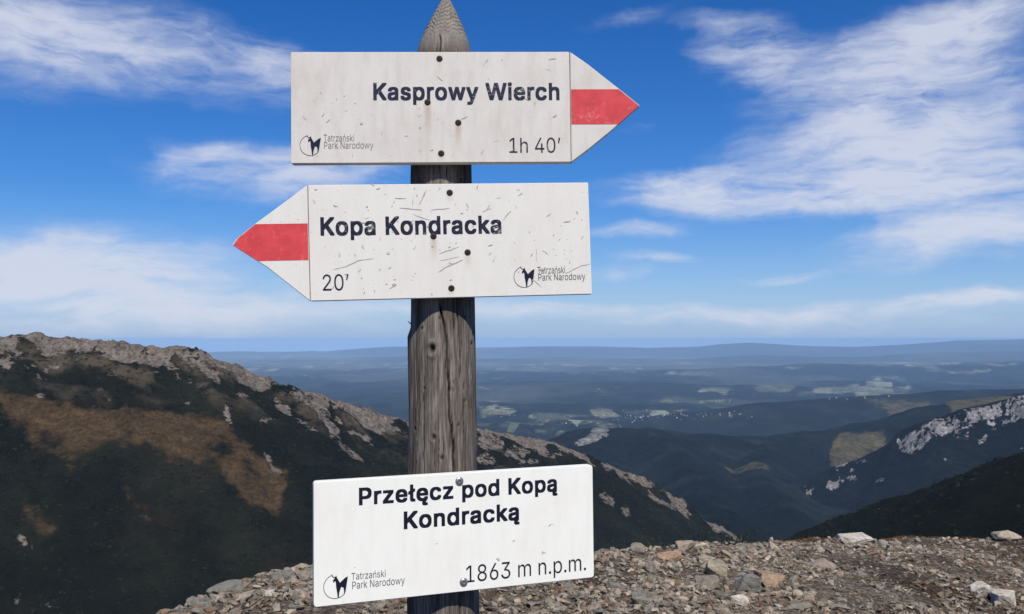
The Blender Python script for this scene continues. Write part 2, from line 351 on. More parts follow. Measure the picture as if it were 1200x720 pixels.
PATCHES = {'brown':[[(-738,1166),(-673,1170),(-627,1183),(-583,1192),(-541,1195),(-506,1215),(-470,1237),(-425,1254),(-397,1251),(-360,1227),(-304,1182),(-284,1088),(-327,1080),(-353,1105),(-387,1144),(-414,1144),(-448,1140),(-481,1132),(-506,1121),(-512,1090),(-538,1092),(-585,1106),(-624,1122),(-711,1125)],[(-549,1083),(-508,1061),(-508,1050),(-543,1071)],[(-419,1031),(-427,1027),(-446,1029),(-466,1039),(-478,1054),(-469,1056),(-445,1045),(-427,1039)],[(-494,970),(-502,968),(-521,970),(-544,981),(-552,987),(-544,990),(-527,992),(-504,980)]],'rock':[[(-500,942),(-505,942),(-516,944),(-527,946),(-533,953),(-530,955),(-518,952),(-507,949)],[(-444,913),(-444,911),(-447,909),(-449,908),(-451,910),(-451,912),(-449,914),(-446,914)],[(-473,873),(-475,869),(-481,866),(-487,868),(-490,873),(-489,879),(-481,879),(-475,877)],[(-434,878),(-438,876),(-450,874),(-463,877),(-470,881),(-466,885),(-453,885),(-439,882)],[(-506,1086),(-505,1082),(-506,1081),(-509,1082),(-512,1085),(-513,1090),(-511,1090),(-508,1089)],[(-419,1292),(-406,1278),(-387,1247),(-389,1239),(-408,1264)],[(-354,1233),(-336,1221),(-305,1191),(-305,1175),(-336,1210)],[(-328,1502),(-291,1462),(-271,1418),(-223,1355),(-221,1312),(-258,1348),(-293,1416),(-318,1442)],[(-12,1778),(-20,1742),(-41,1696),(-61,1691),(-70,1702),(-63,1749),(-43,1788),(-21,1793)],[(36,1789),(27,1759),(8,1724),(-10,1710),(-18,1727),(-11,1762),(9,1799),(29,1828)],[(93,1827),(84,1808),(67,1802),(51,1806),(47,1839),(56,1851),(73,1857),(89,1845)],[(-29,1687),(-34,1667),(-47,1645),(-61,1646),(-67,1660),(-62,1677),(-49,1691),(-35,1695)],[(56,1766),(51,1740),(41,1724),(32,1723),(28,1729),(32,1749),(42,1761),(52,1774)],[(306,4440),(126,1922),(109,1892),(93,1880),(86,1881),(93,1891),(258,4502),(294,4485)],[(398,4383),(389,4349),(374,4342),(361,4363),(358,4400),(367,4431),(381,4430),(396,4420)],[(537,4290),(532,4275),(522,4267),(514,4267),(511,4277),(517,4298),(529,4319),(537,4318)],[(590,4179),(580,4176),(568,4217),(562,4279),(564,4327),(575,4334),(587,4295),(591,4212)],[(202,1733),(192,1713),(178,1708),(168,1713),(169,1741),(180,1762),(195,1779),(205,1771)],[(228,1742),(229,1725),(222,1699),(215,1697),(209,1706),(209,1721),(215,1742),(224,1765)],[(338,1970),(327,1940),(317,1937),(310,1939),(310,1954),(317,1964),(330,1980),(339,1988)],[(369,2013),(352,1959),(339,1943),(332,1946),(335,1969),(347,2002),(362,2028),(372,2035)],[(593,3030),(400,2064),(388,2055),(378,2049),(375,2055),(590,3198),(602,3182),(602,3107)],[(-223,1634),(-228,1605),(-244,1577),(-261,1569),(-268,1572),(-261,1588),(-1742,11452),(-1505,10708)],[(-338,1503),(-343,1491),(-355,1472),(-366,1459),(-378,1485),(-372,1493),(-358,1502),(-345,1512)]],'cliff':[[(1587,3669),(1645,3617),(1720,3592),(1799,3577),(1902,3544),(1906,3503),(1874,3422),(1873,3461),(1859,3497),(1806,3492),(1741,3419),(1734,3457),(1732,3513),(1676,3501),(1626,3505),(1581,3503),(1563,3590)],[(1907,3553),(2013,3499),(3383,5514),(2058,3357),(1957,3405),(1900,3451),(1903,3510)],[(1790,3374),(1770,3366),(1759,3373),(1764,3393),(1792,3430),(1819,3451),(1832,3448),(1816,3408)],[(1421,3800),(1407,3778),(1380,3777),(1353,3789),(1343,3813),(1356,3832),(1383,3833),(1411,3823)],[(1451,3845),(1440,3839),(1419,3847),(1396,3855),(1389,3870),(1697,4701),(1742,4742),(1775,4743)],[(1512,3765),(1501,3768),(1481,3796),(1461,3824),(1793,4735),(1813,4747),(1489,3817),(1506,3781)],[(1460,3491),(1451,3484),(1423,3455),(1411,3472),(1438,3564),(1444,3564),(1451,3539),(1459,3512)],[(1466,3781),(1460,3767),(1447,3764),(1436,3777),(1433,3802),(1439,3817),(1450,3815),(1461,3800)]],'pale_rock':[[(314,4553),(407,4727),(1119,9348),(1160,9244),(501,4677),(389,4518),(333,4461)]],'meadow':[[(1800,5015),(1898,5150),(2138,5132),(2097,4980),(1537,3695),(1490,3800),(1674,4706),(1738,4884)]],'clearing':[[(1053,4442),(1137,4406),(1227,4207),(1191,4084),(1052,4153),(1001,4191)],[(1920,4979),(1910,4964),(1899,4961),(1890,4963),(1889,4972),(1899,4986),(1914,5001),(1924,4999)]],'field':[[(5442,17142),(4733,15221),(4474,15151),(4268,15255),(4617,16892),(5492,19625),(5961,20173),(6208,19960)],[(4771,15078),(5891,17064),(7362,18950),(6516,16572),(5574,14908),(4873,14949)],[(5850,15252),(9008,22093),(9277,22484),(8071,18908),(6872,16473),(8359,18621),(7210,16067),(3891,9329),(5720,14732)],[(-448,11690),(-113,11818),(110,11494),(0,10780),(-410,10712)],[(1863,13882),(2622,13677),(3251,13302),(3267,13110),(2553,13318),(1938,13483)],[(835,10900),(713,10460),(455,9510),(289,10475),(205,10705),(300,10895),(549,11451),(776,11374)],[(188,8909),(131,8797),(0,8732),(-130,8752),(-188,8904),(-134,9022),(0,9270),(136,9112)],[(3967,16224),(3644,15254),(3439,15263),(3236,15282),(3176,15406),(3444,16259),(3708,16454),(3927,16436)],[(3479,9073),(3971,9004),(4182,8727),(3036,5460),(1972,3487),(2660,5338),(3658,8676)],[(1396,11206),(1290,11113),(1021,10656),(794,10514),(736,10975),(860,11393),(1095,11424),(1326,11420)],[(1754,9636),(1658,9551),(1709,11151),(1492,11218),(1426,11450),(1530,11508),(1756,11457),(1953,11248)],[(2233,8965),(2158,8969),(2005,9099),(1831,9157),(1772,9250),(1850,9248),(2034,9232),(2184,9077)],[(500,8700),(449,8670),(329,8602),(211,8519),(166,8686),(217,8760),(338,8825),(453,8746)],[(13151,25847),(12377,25308),(11069,25069),(9841,24975),(9685,25868),(14269,36206),(15861,35912),(17169,35100)],[(11566,35431),(10742,34703),(9389,34930),(8265,36239),(7872,37269),(8645,37899),(9985,37137),(11272,36411)],[(12993,24090),(12802,23886),(12533,23745),(12414,23888),(12546,24299),(12735,24504),(12931,24496),(13022,24294)]]}
NOTABLE = [(1.039, 7.369, 0.156, 0.106, 'grey', 'round', 'rounded grey stone on the skyline just right of the lowest sign'), (1.581, 8.134, 0.188, 0.102, 'pale', 'block', 'pale two-humped stone on the rubble skyline behind the orange-tinted stone'), (1.297, 7.323, 0.225, 0.077, 'orange', 'flat', 'orange-tinted flat stone near the skyline right of the lowest sign'), (1.635, 7.497, 0.173, 0.065, 'pale', 'flat', 'pale pinkish flat stone beside the orange-tinted one'), (1.527, 6.682, 0.193, 0.128, 'green', 'block', 'pale greenish angular block amid the rubble'), (1.368, 6.223, 0.18, 0.084, 'grey', 'flat', 'dark grey slab lying in front of the greenish block'), (1.633, 6.197, 0.203, 0.149, 'bluegrey', 'block', 'big blue-grey boulder with a shadowed hollow at its side'), (1.905, 6.5, 0.263, 0.113, 'tan', 'slab', 'tan brown leaning slab right of the blue-grey boulder'), (1.49, 5.805, 0.145, 0.073, 'white', 'block', 'whitish jagged stone below the blue-grey boulder'), (2.544, 8.639, 0.133, 0.091, 'pale', 'block', 'small pale pointed stone on the skyline above the tan slab'), (2.704, 7.78, 0.299, 0.105, 'pinkgrey', 'mound', 'broad dusty pinkish stone with brown grass growing at its foot'), (3.733, 9.694, 0.41, 0.112, 'white', 'flat', 'long pale flat slab perched on the skyline at right'), (3.894, 7.063, 0.217, 0.136, 'white', 'block', 'bright white angular rock near the lower right corner'), (3.827, 7.315, 0.211, 0.063, 'white', 'flat', 'thin whitish slab lying above the bright angular rock'), (0.793, 5.45, 0.147, 0.094, 'bluegrey', 'block', "bluish pale rough stone close to the lowest sign's right edge"), (6.493, 11.664, 0.404, 0.146, 'pale', 'mound', 'mottled rock on the far right skyline with orange grass below it'), (-1.58, 6.125, 0.2, 0.106, 'bluegrey', 'mound', 'smooth blue-grey hump of rock on the left skyline beside the lowest sign'), (-1.864, 5.799, 0.29, 0.072, 'bluegrey', 'mound', 'long low blue-grey outcrop along the left edge of the rubble'), (-1.421, 6.119, 0.153, 0.071, 'grey', 'mound', "grey rock half hidden behind the lowest sign's left edge"), (-1.666, 5.544, 0.139, 0.064, 'pale', 'block', 'pale flat-topped stone left of the lowest sign'), (-1.95, 5.513, 0.138, 0.074, 'bluegrey', 'mound', 'dark weathered rock at the far left end of the rubble'), (-1.331, 5.643, 0.087, 0.071, 'pale', 'block', 'pale cracked stone touching the lower left of the lowest sign'), (-1.555, 5.675, 0.087, 0.049, 'white', 'block', 'small bright stone standing on the left rubble'), (2.027, 6.125, 0.118, 0.082, 'pale', 'block', 'pale stone at the bottom right of centre in front of the brown grass')]
HOUSES = [(1317,11407),(2180,11485),(1793,11412),(1925,9292),(2029,9331),(1699,9496),(1484,11146),(1262,11238),(1787,9360),(1375,9396),(1842,11148),(1885,11134),(1647,11174),(2228,9117),(1605,9446),(2233,9149),(1305,9476),(1169,11226),(1734,9142),(1439,11547),(1788,9436),(1632,11084),(1631,9490),(1403,9644),(2069,9262),(1600,11059),(1755,9637),(1593,11038),(1774,11155),(1636,9543),(1844,11330),(2146,9199),(1413,11075),(1664,9493),(1868,9111),(1711,9243),(2290,9170),(1570,11069),(1053,11187),(1975,9192),(2127,11422),(2261,9044),(1800,9291),(1069,11391),(1172,10287),(1448,11186),(1475,9663),(1714,9368),(1305,11643),(1615,9523),(1978,9316),(1537,11115),(1136,11320),(1367,11168),(2234,9045),(1939,9286),(1681,9657),(1737,11457),(1307,11419),(1819,9254),(1268,9381),(794,9320),(1538,9424),(1472,11048),(373,9275),(638,9468),(755,9465),(196,8892),(1578,11063),(610,9466),(1238,10393),(1240,11310),(522,9194),(1169,11234),(709,10763),(559,9225),(821,9323),(1150,11235),(668,9139),(724,10500),(1533,11022),(890,9312),(314,9235),(631,10739),(621,9239),(1027,11306),(2815,13167),(3269,13340),(3506,13424),(2833,13331),(3208,13160),(3259,13293),(2979,13431),(3063,13378),(3130,13398),(2983,13408),(-99,10866),(-52,10882),(354,10882),(-126,10613),(275,10597),(158,10840),(32,10723),(334,10862),(141,10685),(230,10787),(-30,10704),(-46,10846),(236,10285),(472,11080),(2208,8962),(2391,8876),(2217,9000),(2208,9040),(2151,9096),(2010,9224),(2301,9012),(2318,9019),(2193,9001),(2138,9142),(3868,9127),(3323,9302),(3465,9248),(3613,9100),(3381,9279),(5041,14800),(3280,9203),(3447,9151),(3630,9166),(3858,9114)]
# ---------------------------------------------------------------- land materials
def land_material(name, s1, s2, var, bumpd, rock, patch, fine, fsq=(1, 1, 1), cells=0.0, kn=1.0):
    """ground cover colour per vertex, with bare rock and turf patches whose ragged edges follow fine noise"""
    m, T, b = material(name, 0.95, 0.05)
    a = T.n('ShaderNodeAttribute', attribute_name='Col')
    pos = T.n('ShaderNodeNewGeometry').outputs['Position']
    n1 = T.noise(pos, s1, 6, 0.65); n2 = T.noise(pos, s2, 5, 0.6)
    f = T.m('ADD', T.m('MULTIPLY', T.m('SUBTRACT', n1, 0.5), var), T.m('ADD', T.m('MULTIPLY', T.m('SUBTRACT', n2, 0.5), var), 1.0))
    c = a.outputs[0]
    e = T.noise(T.n('ShaderNodeMapping', inp={0: pos, 3: fsq}).outputs[0], fine, 5, 0.62)
    e2 = T.noise(T.n('ShaderNodeMapping', inp={0: pos, 3: fsq}).outputs[0], fine * 3.3, 4, 0.6)
    pw = T.n('ShaderNodeAttribute', attribute_name='patchm').outputs['Fac']
    pcol = patch
    if cells:
        # strip fields and wood lots: angular cells of varied crop colour
        vv = T.n('ShaderNodeTexVoronoi', inp={'Vector': T.n('ShaderNodeMapping', inp={0: pos, 2: (0, 0, 0.5), 3: (1.0, 0.38, 0)}).outputs[0], 'Scale': cells, 'Randomness': 0.8})
        cs_ = T.n('ShaderNodeSeparateColor', inp={0: vv.outputs['Color']})
        pw = T.m('ADD', pw, T.m('MULTIPLY', T.m('MULTIPLY', T.m('SUBTRACT', cs_.outputs[0], 0.5), 0.75), T.smooth(pw, 0.02, 0.3)))
    fp = T.smooth(T.m('ADD', pw, T.m('MULTIPLY', T.m('SUBTRACT', T.m('ADD', T.m('MULTIPLY', e, 0.6), T.m('MULTIPLY', e2, 0.4)), 0.5), 3.2)), 0.30, 0.95)
    fp = T.m('MULTIPLY', fp, T.smooth(pw, 0.02, 0.2))
    c = T.mix(fp, c, (T.mix(T.smooth(e2, 0.35, 0.65), (*patch, 1), tuple(q * 0.55 for q in patch) + (1,)) if not cells else T.ramp(cs_.outputs[1], [(0.1, tuple(q * 0.45 for q in patch)), (0.45, tuple(q * 0.85 for q in patch)), (0.7, (patch[0] * 1.3, patch[1] * 1.15, patch[2] * 1.0)), (0.95, tuple(q * 1.7 for q in patch))])))
    rw = T.n('ShaderNodeAttribute', attribute_name='rockm').outputs['Fac']
    fr = T.smooth(T.m('ADD', rw, T.m('ADD', T.m('MULTIPLY', T.m('SUBTRACT', e, 0.5), 2.5 * kn), T.m('MULTIPLY', T.m('SUBTRACT', e2, 0.5), 2.0 * kn))), 0.42, 0.62)
    fr = T.m('MULTIPLY', fr, T.smooth(rw, 0.03, 0.22))
    rc = T.ramp(T.m('ADD', T.m('MULTIPLY', e2, 0.6), T.m('MULTIPLY', n1, 0.4)), [(0.36, tuple(q * 0.38 for q in rock)), (0.47, tuple(q * 0.9 for q in rock)), (0.62, tuple(q * 1.3 for q in rock))])
    c = T.mix(fr, c, rc)
    c = T.n('ShaderNodeVectorMath', operation='SCALE', inp={0: c, 'Scale': f}).outputs[0]
    set_in(T, b, 'Base Color', c)
    bump(T, b, T.m('ADD', T.m('MULTIPLY', n1, 0.4), T.m('ADD', n2, T.m('MULTIPLY', T.m('MULTIPLY', e2, fr), 0.5))), bumpd)
    return m

ROCK_C = (0.142, 0.119, 0.097); BROWN_C = (0.082, 0.053, 0.025); CLIFF_C = (0.20, 0.19, 0.185); MEADOW_C = (0.098, 0.084, 0.042); FIELD_C = (0.125, 0.135, 0.088)
MAT_LAND = {
    'mountain_ridge': land_material('mountain_rock_and_pine', 0.22, 0.06, 1.5, 6.0, ROCK_C, BROWN_C, 0.045, kn=0.62),
    'dark_hillside': land_material('dark_pine_slope', 0.5, 0.1, 1.5, 4.0, (0.1, 0.09, 0.08), BROWN_C, 0.12),
    'cliff_ridge': land_material('cliff_and_forest', 0.09, 0.02, 2.0, 16.0, CLIFF_C, MEADOW_C, 0.022, (1, 1, 0.35)),
    'wooded_hills': land_material('forested_hills', 0.045, 0.007, 2.2, 26.0, (0.17, 0.165, 0.15), MEADOW_C, 0.016),
    'valley': land_material('valley_land', 0.012, 0.0016, 1.8, 30.0, (0.17, 0.165, 0.15), FIELD_C, 0.004, cells=0.0022),
    'distant_hills': land_material('distant_hill_land', 0.002, 0.0005, 0.6, 30.0, (0.1, 0.1, 0.1), (0.09, 0.1, 0.07), 0.0012),
}
# saddle soil: dusty gravel
mg, T, b = material('dusty_gravel', 0.95, 0.15)
pos = T.n('ShaderNodeNewGeometry').outputs['Position']
a = T.n('ShaderNodeAttribute', attribute_name='Col')
n1 = T.noise(pos, 14, 8, 0.7); n2 = T.noise(pos, 70, 6, 0.7)
vo = T.n('ShaderNodeTexVoronoi', inp={'Vector': pos, 'Scale': 38.0, 'Randomness': 1.0}); vo2 = T.n('ShaderNodeTexVoronoi', inp={'Vector': pos, 'Scale': 85.0})
peb = T.ramp(vo.outputs['Color'], [(0.15, (0.5, 0.5, 0.5)), (0.55, (1.0, 0.97, 0.93)), (0.9, (1.9, 1.85, 1.75))])
c = T.mix(1.0, a.outputs[0], peb, 'MULTIPLY')
c = T.mix(1.0, c, T.ramp(n1, [(0.3, (0.45, 0.42, 0.4)), (0.7, (1.35, 1.33, 1.3))]), 'MULTIPLY')
c = T.mix(1.0, c, T.ramp(n2, [(0.3, (0.7, 0.7, 0.7)), (0.7, (1.25, 1.25, 1.25))]), 'MULTIPLY')
set_in(T, b, 'Base Color', c)
h = T.m('ADD', T.m('MULTIPLY', T.m('SUBTRACT', 1.0, vo.outputs['Distance']), 0.6), T.m('ADD', n2, T.m('MULTIPLY', T.m('SUBTRACT', 1.0, vo2.outputs['Distance']), 0.35)))
bump(T, b, h, 0.02)
MAT_LAND['ground'] = mg

# ---------------------------------------------------------------- the land sheet: one continuous surface, rings from the saddle to the horizon
fa = np.radians(np.linspace(-34, 34, 960)); ca = np.radians(np.linspace(34, 326, 62))[1:-1]
ANG = np.concatenate([fa, ca]); NA = len(ANG)
RAD = np.concatenate([np.geomspace(0.5, 4.0, 16)[:-1], np.linspace(4.0, 13.5, 170)[:-1], np.geomspace(13.5, 300, 50)[:-1],
                      np.linspace(300, 1000, 90)[:-1], np.linspace(1000, 2500, 310)[:-1], np.linspace(2500, 3350, 45)[:-1], np.linspace(3350, 4200, 120)[:-1], np.geomspace(4200, 7000, 110)[:-1],
                      np.geomspace(7000, 25000, 120)[:-1], np.geomspace(25000, 70000, 75)])
NR = len(RAD)
GA, GR = np.meshgrid(ANG, RAD)
X = (GR * np.sin(GA)).ravel(); Y = (GR * np.cos(GA)).ravel()
Z, REG = height(X, Y)

def inside(px, py, poly):
    res = np.zeros(px.shape, bool); n = len(poly)
    for i in range(n):
        x0, y0 = poly[i]; x1, y1 = poly[(i + 1) % n]
        if y0 == y1: continue
        c = ((y0 > py) != (y1 > py)) & (px < (x1 - x0) * (py - y0) / (y1 - y0) + x0)
        res ^= c
    return res

def patch_mask(kind, x, y, warp, scale):
    m = np.zeros(x.shape, bool)
    wx = x + warp * fbm(x, y, scale, 4, 31.0); wy = y + warp * fbm(x, y, scale, 4, 57.0)
    for poly in PATCHES[kind]:
        if len(poly) < 3: continue
        ax = [p[0] for p in poly]; ay = [p[1] for p in poly]
        s = (wx > min(ax)) & (wx < max(ax)) & (wy > min(ay)) & (wy < max(ay))
        idx = np.nonzero(s)[0]
        if len(idx): m[idx] |= inside(wx[idx], wy[idx], poly)
    return m

def mixc(c, w, rgb):
    w = np.clip(w, 0, 1)[:, None]
    return c * (1 - w) + np.asarray(rgb)[None, :] * w

PINE = (0.0056, 0.0066, 0.0034); PINE2 = (0.0125, 0.0135, 0.0072); WOOD = (0.0036, 0.0060, 0.0066)
COL = np.zeros((len(X), 3)); ROCKM = np.zeros(len(X)); PATM = np.zeros(len(X))
for k, nm in enumerate(REGIONS):
    idx = np.nonzero(REG == k)[0]
    if not len(idx): continue
    x, y = X[idx], Y[idx]; r = np.hypot(x, y); c = np.zeros((len(idx), 3)) + np.array(PINE)
    rk = np.zeros(len(idx)); pt = np.zeros(len(idx))
    if nm == 'ground':
        c[:] = (0.165, 0.142, 0.115)
        n = fbm(x, y, 1.3, 4, 3.0)
        c = mixc(c, (n - 0.05) * 3, (0.075, 0.058, 0.045))
        c = mixc(c, (-n - 0.1) * 3, (0.17, 0.152, 0.13))
        turf = np.clip((x - 2.2) / 3.0, 0, 1) * np.clip(fbm(x, y * 1.6, 1.0, 4, 9.0) * 3.5 + 0.35, 0, 1)
        c = mixc(c, turf * 0.6, (0.066, 0.046, 0.031))
        c = mixc(c, (r - 16) / 15, (0.030, 0.034, 0.018))
    elif nm == 'mountain_ridge':
        d, zc, al = ridge_dist(x + 35 * fbm(x, y, 180, 3, 4.0), y + 35 * fbm(x, y, 180, 3, 7.0), LEFT_CREST)
        v = fbm(x, y, 130, 5, 3.0)
        c = mixc(c, (v + 0.1) * 2.2, PINE2)
        n = fbm(x, y, 70, 4, 13.0); n2 = fbm(x, y, 38, 4, 23.0)
        width = np.interp(al, [0, 600, 1000, 1700, 2100, 2700, 3300], [135, 125, 115, 60, 66, 26, 2])
        rk = np.clip((1.0 - d / width) * 1.15 + n * 1.9 + n2 * 1.3 - 0.02, 0, 1) * np.interp(al, [2500, 3000], [1, 0.45])
        turf = np.clip(fbm(x, y, 70, 4, 41.0) * 4 - 0.1, 0, 1) * np.clip((d - 20) / 30, 0, 1) * np.clip(1.4 - d / 150, 0, 1) * (x < 0)
        c = mixc(c, turf * 0.9, (0.085, 0.066, 0.044)); rk = rk * (1 - turf * 0.45)
        pt = patch_mask('brown', x, y, 34, 90) * np.clip(1.05 + fbm(x, y, 60, 4, 61.0) * 1.6, 0, 1)
        fade = np.clip(fbm(x, y, 120, 4, 77.0) * 2 - 0.25, 0, 1) * (y < 1350)
        c = mixc(c, fade * 0.5, (0.026, 0.019, 0.011))
        rm = patch_mask('rock', x, y, 9, 30); rk = np.maximum(rk, rm * 0.62)
    elif nm == 'dark_hillside':
        c = mixc(c, fbm(x, y, 90, 4, 3.0) * 1.6, (0.009, 0.0115, 0.006))
        rk = np.clip((fbm(x, y, 40, 4, 13.0) - 0.30) * 1.6, 0, 1)
    elif nm == 'cliff_ridge':
        c[:] = WOOD
        c = mixc(c, fbm(x, y, 260, 4, 3.0) * 1.5, (0.0085, 0.012, 0.0085))
        rk = patch_mask('cliff', x, y, 22, 80) * 0.60
        rk = np.maximum(rk, np.clip((fbm(x, y, 150, 4, 15.0) - 0.32) * 1.5, 0, .6))
    elif nm in ('wooded_hills', 'valley'):
        c[:] = WOOD
        c = mixc(c, fbm(x, y, 330, 5, 3.0) * 3.0, (0.012, 0.017, 0.0145))
        f = fbm(x * 0.8, y * 0.55, 900, 5, 22.0)
        if nm == 'valley':
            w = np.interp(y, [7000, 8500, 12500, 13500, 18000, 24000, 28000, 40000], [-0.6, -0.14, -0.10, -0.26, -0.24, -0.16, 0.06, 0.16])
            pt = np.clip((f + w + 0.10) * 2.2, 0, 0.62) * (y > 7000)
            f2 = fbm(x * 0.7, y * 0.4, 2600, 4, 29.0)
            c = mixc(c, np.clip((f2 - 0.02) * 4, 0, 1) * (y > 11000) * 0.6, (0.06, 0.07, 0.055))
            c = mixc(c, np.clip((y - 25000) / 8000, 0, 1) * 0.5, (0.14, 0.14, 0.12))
        else:
            pt = np.clip((f - 0.34) * 2.5, 0, 0.6) * (y > 4700)
        pt = np.maximum(pt, patch_mask('field', x, y, 110, 600) * 0.85)
        pt = np.maximum(pt, patch_mask('meadow', x, y, 18, 90) * 1.0)
        pt = np.maximum(pt, patch_mask('clearing', x, y, 30, 120) * 0.75)
        rk = patch_mask('pale_rock', x, y, 15, 70) * 0.85
    else:
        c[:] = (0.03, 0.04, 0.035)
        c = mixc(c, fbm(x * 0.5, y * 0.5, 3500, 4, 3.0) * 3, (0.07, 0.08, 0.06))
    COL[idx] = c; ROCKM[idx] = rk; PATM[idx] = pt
def soften(a, times=1):
    g_ = a.reshape(NR, NA)
    for _ in range(times):
        g_ = (np.roll(g_, 1, 1) + 2 * g_ + np.roll(g_, -1, 1)) / 4
        up = np.vstack([g_[:1], g_[:-1]]); dn_ = np.vstack([g_[1:], g_[-1:]]); g_ = (up + 2 * g_ + dn_) / 4
    return g_.ravel()
ROCKM = soften(ROCKM, 1); PATM = np.where(REG == 1, soften(PATM, 12), soften(PATM, 2))

i0 = np.arange(NR - 1)[:, None] * NA; j = np.arange(NA)[None, :]; jn = (j + 1) % NA
Q = np.stack([i0 + j, i0 + jn, i0 + NA + jn, i0 + NA + j], -1).reshape(-1, 4)[:, ::-1]
cent = len(X)
QR = REG[Q[:, 0]]
# ground keeps to the saddle; the slope under it belongs to the valley side
def land_piece(nm, sel):
    q = Q[sel]; used, inv = np.unique(q, return_inverse=True)
    q = inv.reshape(q.shape)
    V = np.stack([X[used], Y[used], Z[used]], -1)
    me = mesh_np(nm, V, q, COL[used], smooth=True, attrs={'rockm': ROCKM[used], 'patchm': PATM[used]})
    return link(nm, me, MAT_LAND[nm], kind='structure')
for k, nm in enumerate(REGIONS):
    sel = np.nonzero(QR == k)[0]
    if len(sel): land_piece(nm, sel)
# the small disc of ground under the photographer closes the sheet
n0 = NA
bmc = bmesh.new(); vs = [bmc.verts.new((X[i], Y[i], Z[i])) for i in range(0, NA)]
vc = bmc.verts.new((0, 0, float(own_height(np.array([0.0]), np.array([0.0]))[0])))
for i in range(NA): bmc.faces.new((vc, vs[(i + 1) % NA], vs[i]))
me = bpy.data.meshes.new('ground_underfoot'); bmc.to_mesh(me); bmc.free()
cc = me.color_attributes.new('Col', 'FLOAT_COLOR', 'POINT')
for q in cc.data: q.color = (0.15, 0.118, 0.092, 1)
link('ground', me, mg, kind='structure')

def ground_z(x, y):
    return own_height(np.atleast_1d(np.asarray(x, float)), np.atleast_1d(np.asarray(y, float)))

# ---------------------------------------------------------------- signpost
AX_X, AX_Y = -0.1560, 2.02
root = bpy.data.objects.new('signpost', None); col.objects.link(root); root.location = (AX_X, AX_Y, 0)
root['label'] = 'weathered wooden trail signpost carrying three white boards on the stony saddle'; root['category'] = 'signpost'
root.empty_display_size = 0.2

# post
PZ = [-0.35, 0.9, 1.23, 1.62, 1.93, 2.17, 2.195, 2.213, 2.2265, 2.244, 2.2596, 2.277, 2.295, 2.313, 2.331, 2.337, 2.340]
PR = [0.084, 0.0812, 0.0777, 0.0722, 0.0690, 0.0655, 0.0635, 0.0605, 0.0580, 0.0515, 0.0450, 0.0364, 0.0275, 0.0184, 0.0085, 0.0040, 0.0004]
PXc = [-0.156, -0.1545, -0.157, -0.1572, -0.1620, -0.1590, -0.1570, -0.1560, -0.1550, -0.1545, -0.1540, -0.1535, -0.1530, -0.1525, -0.1520, -0.1520, -0.1520]
NT_, NZ_ = 240, 560
zz = np.concatenate([np.linspace(-0.35, 0.88, 30)[:-1], np.linspace(0.88, 2.19, 380)[:-1], np.linspace(2.19, 2.340, 125)])
NZ_ = len(zz)
ph = (np.arange(NT_) / NT_) ** 1.0 * 2 * np.pi - np.pi        # 0 faces the camera, + towards the right
PH, ZZ = np.meshgrid(ph, zz)
rr = np.interp(ZZ, PZ, PR); cx = np.interp(ZZ, PZ, PXc)
arc = PH * 0.075
cone = np.clip((ZZ - 2.19) / 0.03, 0, 1)
sx, sy = np.sin(PH) * 1.3, np.cos(PH) * 1.3      # seamless noise coordinates
def sn(sc, zs, octs=4, seed=0.0):
    return 0.5 * (fbm(sx * sc + ZZ * zs, sy * sc + 7.0 - ZZ * zs * 0.4, 1.0, octs, seed) + fbm(sx * sc - 3.0, sy * sc + ZZ * zs, 1.0, octs, seed + 5))
disp = 0.0030 * sn(0.9, 1.6, 3, 1.0) + 0.0016 * sn(5.0, 1.2, 3, 4.0) * (1 - cone) + 0.0016 * sn(16.0, 2.0, 3, 9.0) * (1 - 0.6 * cone)
grain = sn(24.0, 2.4, 4, 19.0)
# carved tip: scalloped year rings that step up towards the point
wob = 0.022 * sn(2.2, 5.0, 4, 33.0) + 0.006 * np.cos(PH * 3 + 1.0)
stepz = ((ZZ + wob) / 0.0102) % 1.0
disp = disp + cone * np.clip((ZZ - 2.225) / 0.03, 0.12, 1) * (0.0022 + 0.0016 * sn(2.0, 30.0, 2, 51.0)) * (1 - stepz - 0.5) * np.clip(rr / 0.02, 0, 1)
darkv = np.zeros_like(ZZ); knotv = np.zeros_like(ZZ)
def pxz(py): return 1.55 + 1.97 * math.tan(math.atan((360 - py) / 1040) + PITCH)
def pxphi(px, py):
    z = pxz(py); w = np.interp(z, PZ, PR); c_ = np.interp(z, PZ, PXc)
    return math.asin(max(-0.98, min(0.98, ((px - 600) / 1040 * 1.96 - c_) / w)))
def crack(pts, width, depth, fade=0.02):
    global disp, darkv
    zs = [pxz(p[1]) for p in pts][::-1]; fs = [pxphi(*p) for p in pts][::-1]
    f = np.interp(ZZ, zs, fs) + 0.010 * np.sin(ZZ * 140) + 0.008 * np.sin(ZZ * 57 + 1)
    on = np.clip((ZZ - zs[0]) / fade, 0, 1) * np.clip((zs[-1] - ZZ) / fade, 0, 1)
    w = width * (0.45 + 0.55 * on)
    g_ = np.exp(-((PH - f) * 0.075 / w) ** 2) * on
    disp -= depth * g_; darkv = np.maximum(darkv, g_)
crack([(514, 352), (518, 367), (523, 395), (525, 420), (526, 441), (528, 487), (532, 523), (534, 560), (536, 640)], 0.0017, 0.013)
crack([(535, 345), (536, 358), (538, 386), (540, 420), (539, 450)], 0.0012, 0.007)
crack([(516, 352), (519, 372), (520, 380)], 0.0012, 0.004)
crack([(524, 190), (524, 216)], 0.0014, 0.009)
crack([(524, -2), (526, 10), (528, 24)], 0.0013, 0.010, 0.008)
crack([(514, 40), (515, 52), (515, 70)], 0.0013, 0.009, 0.008)
crack([(540, 680), (541, 740)], 0.0014, 0.008)
crack([(497, 430), (496, 470), (498, 500)], 0.0009, 0.003)
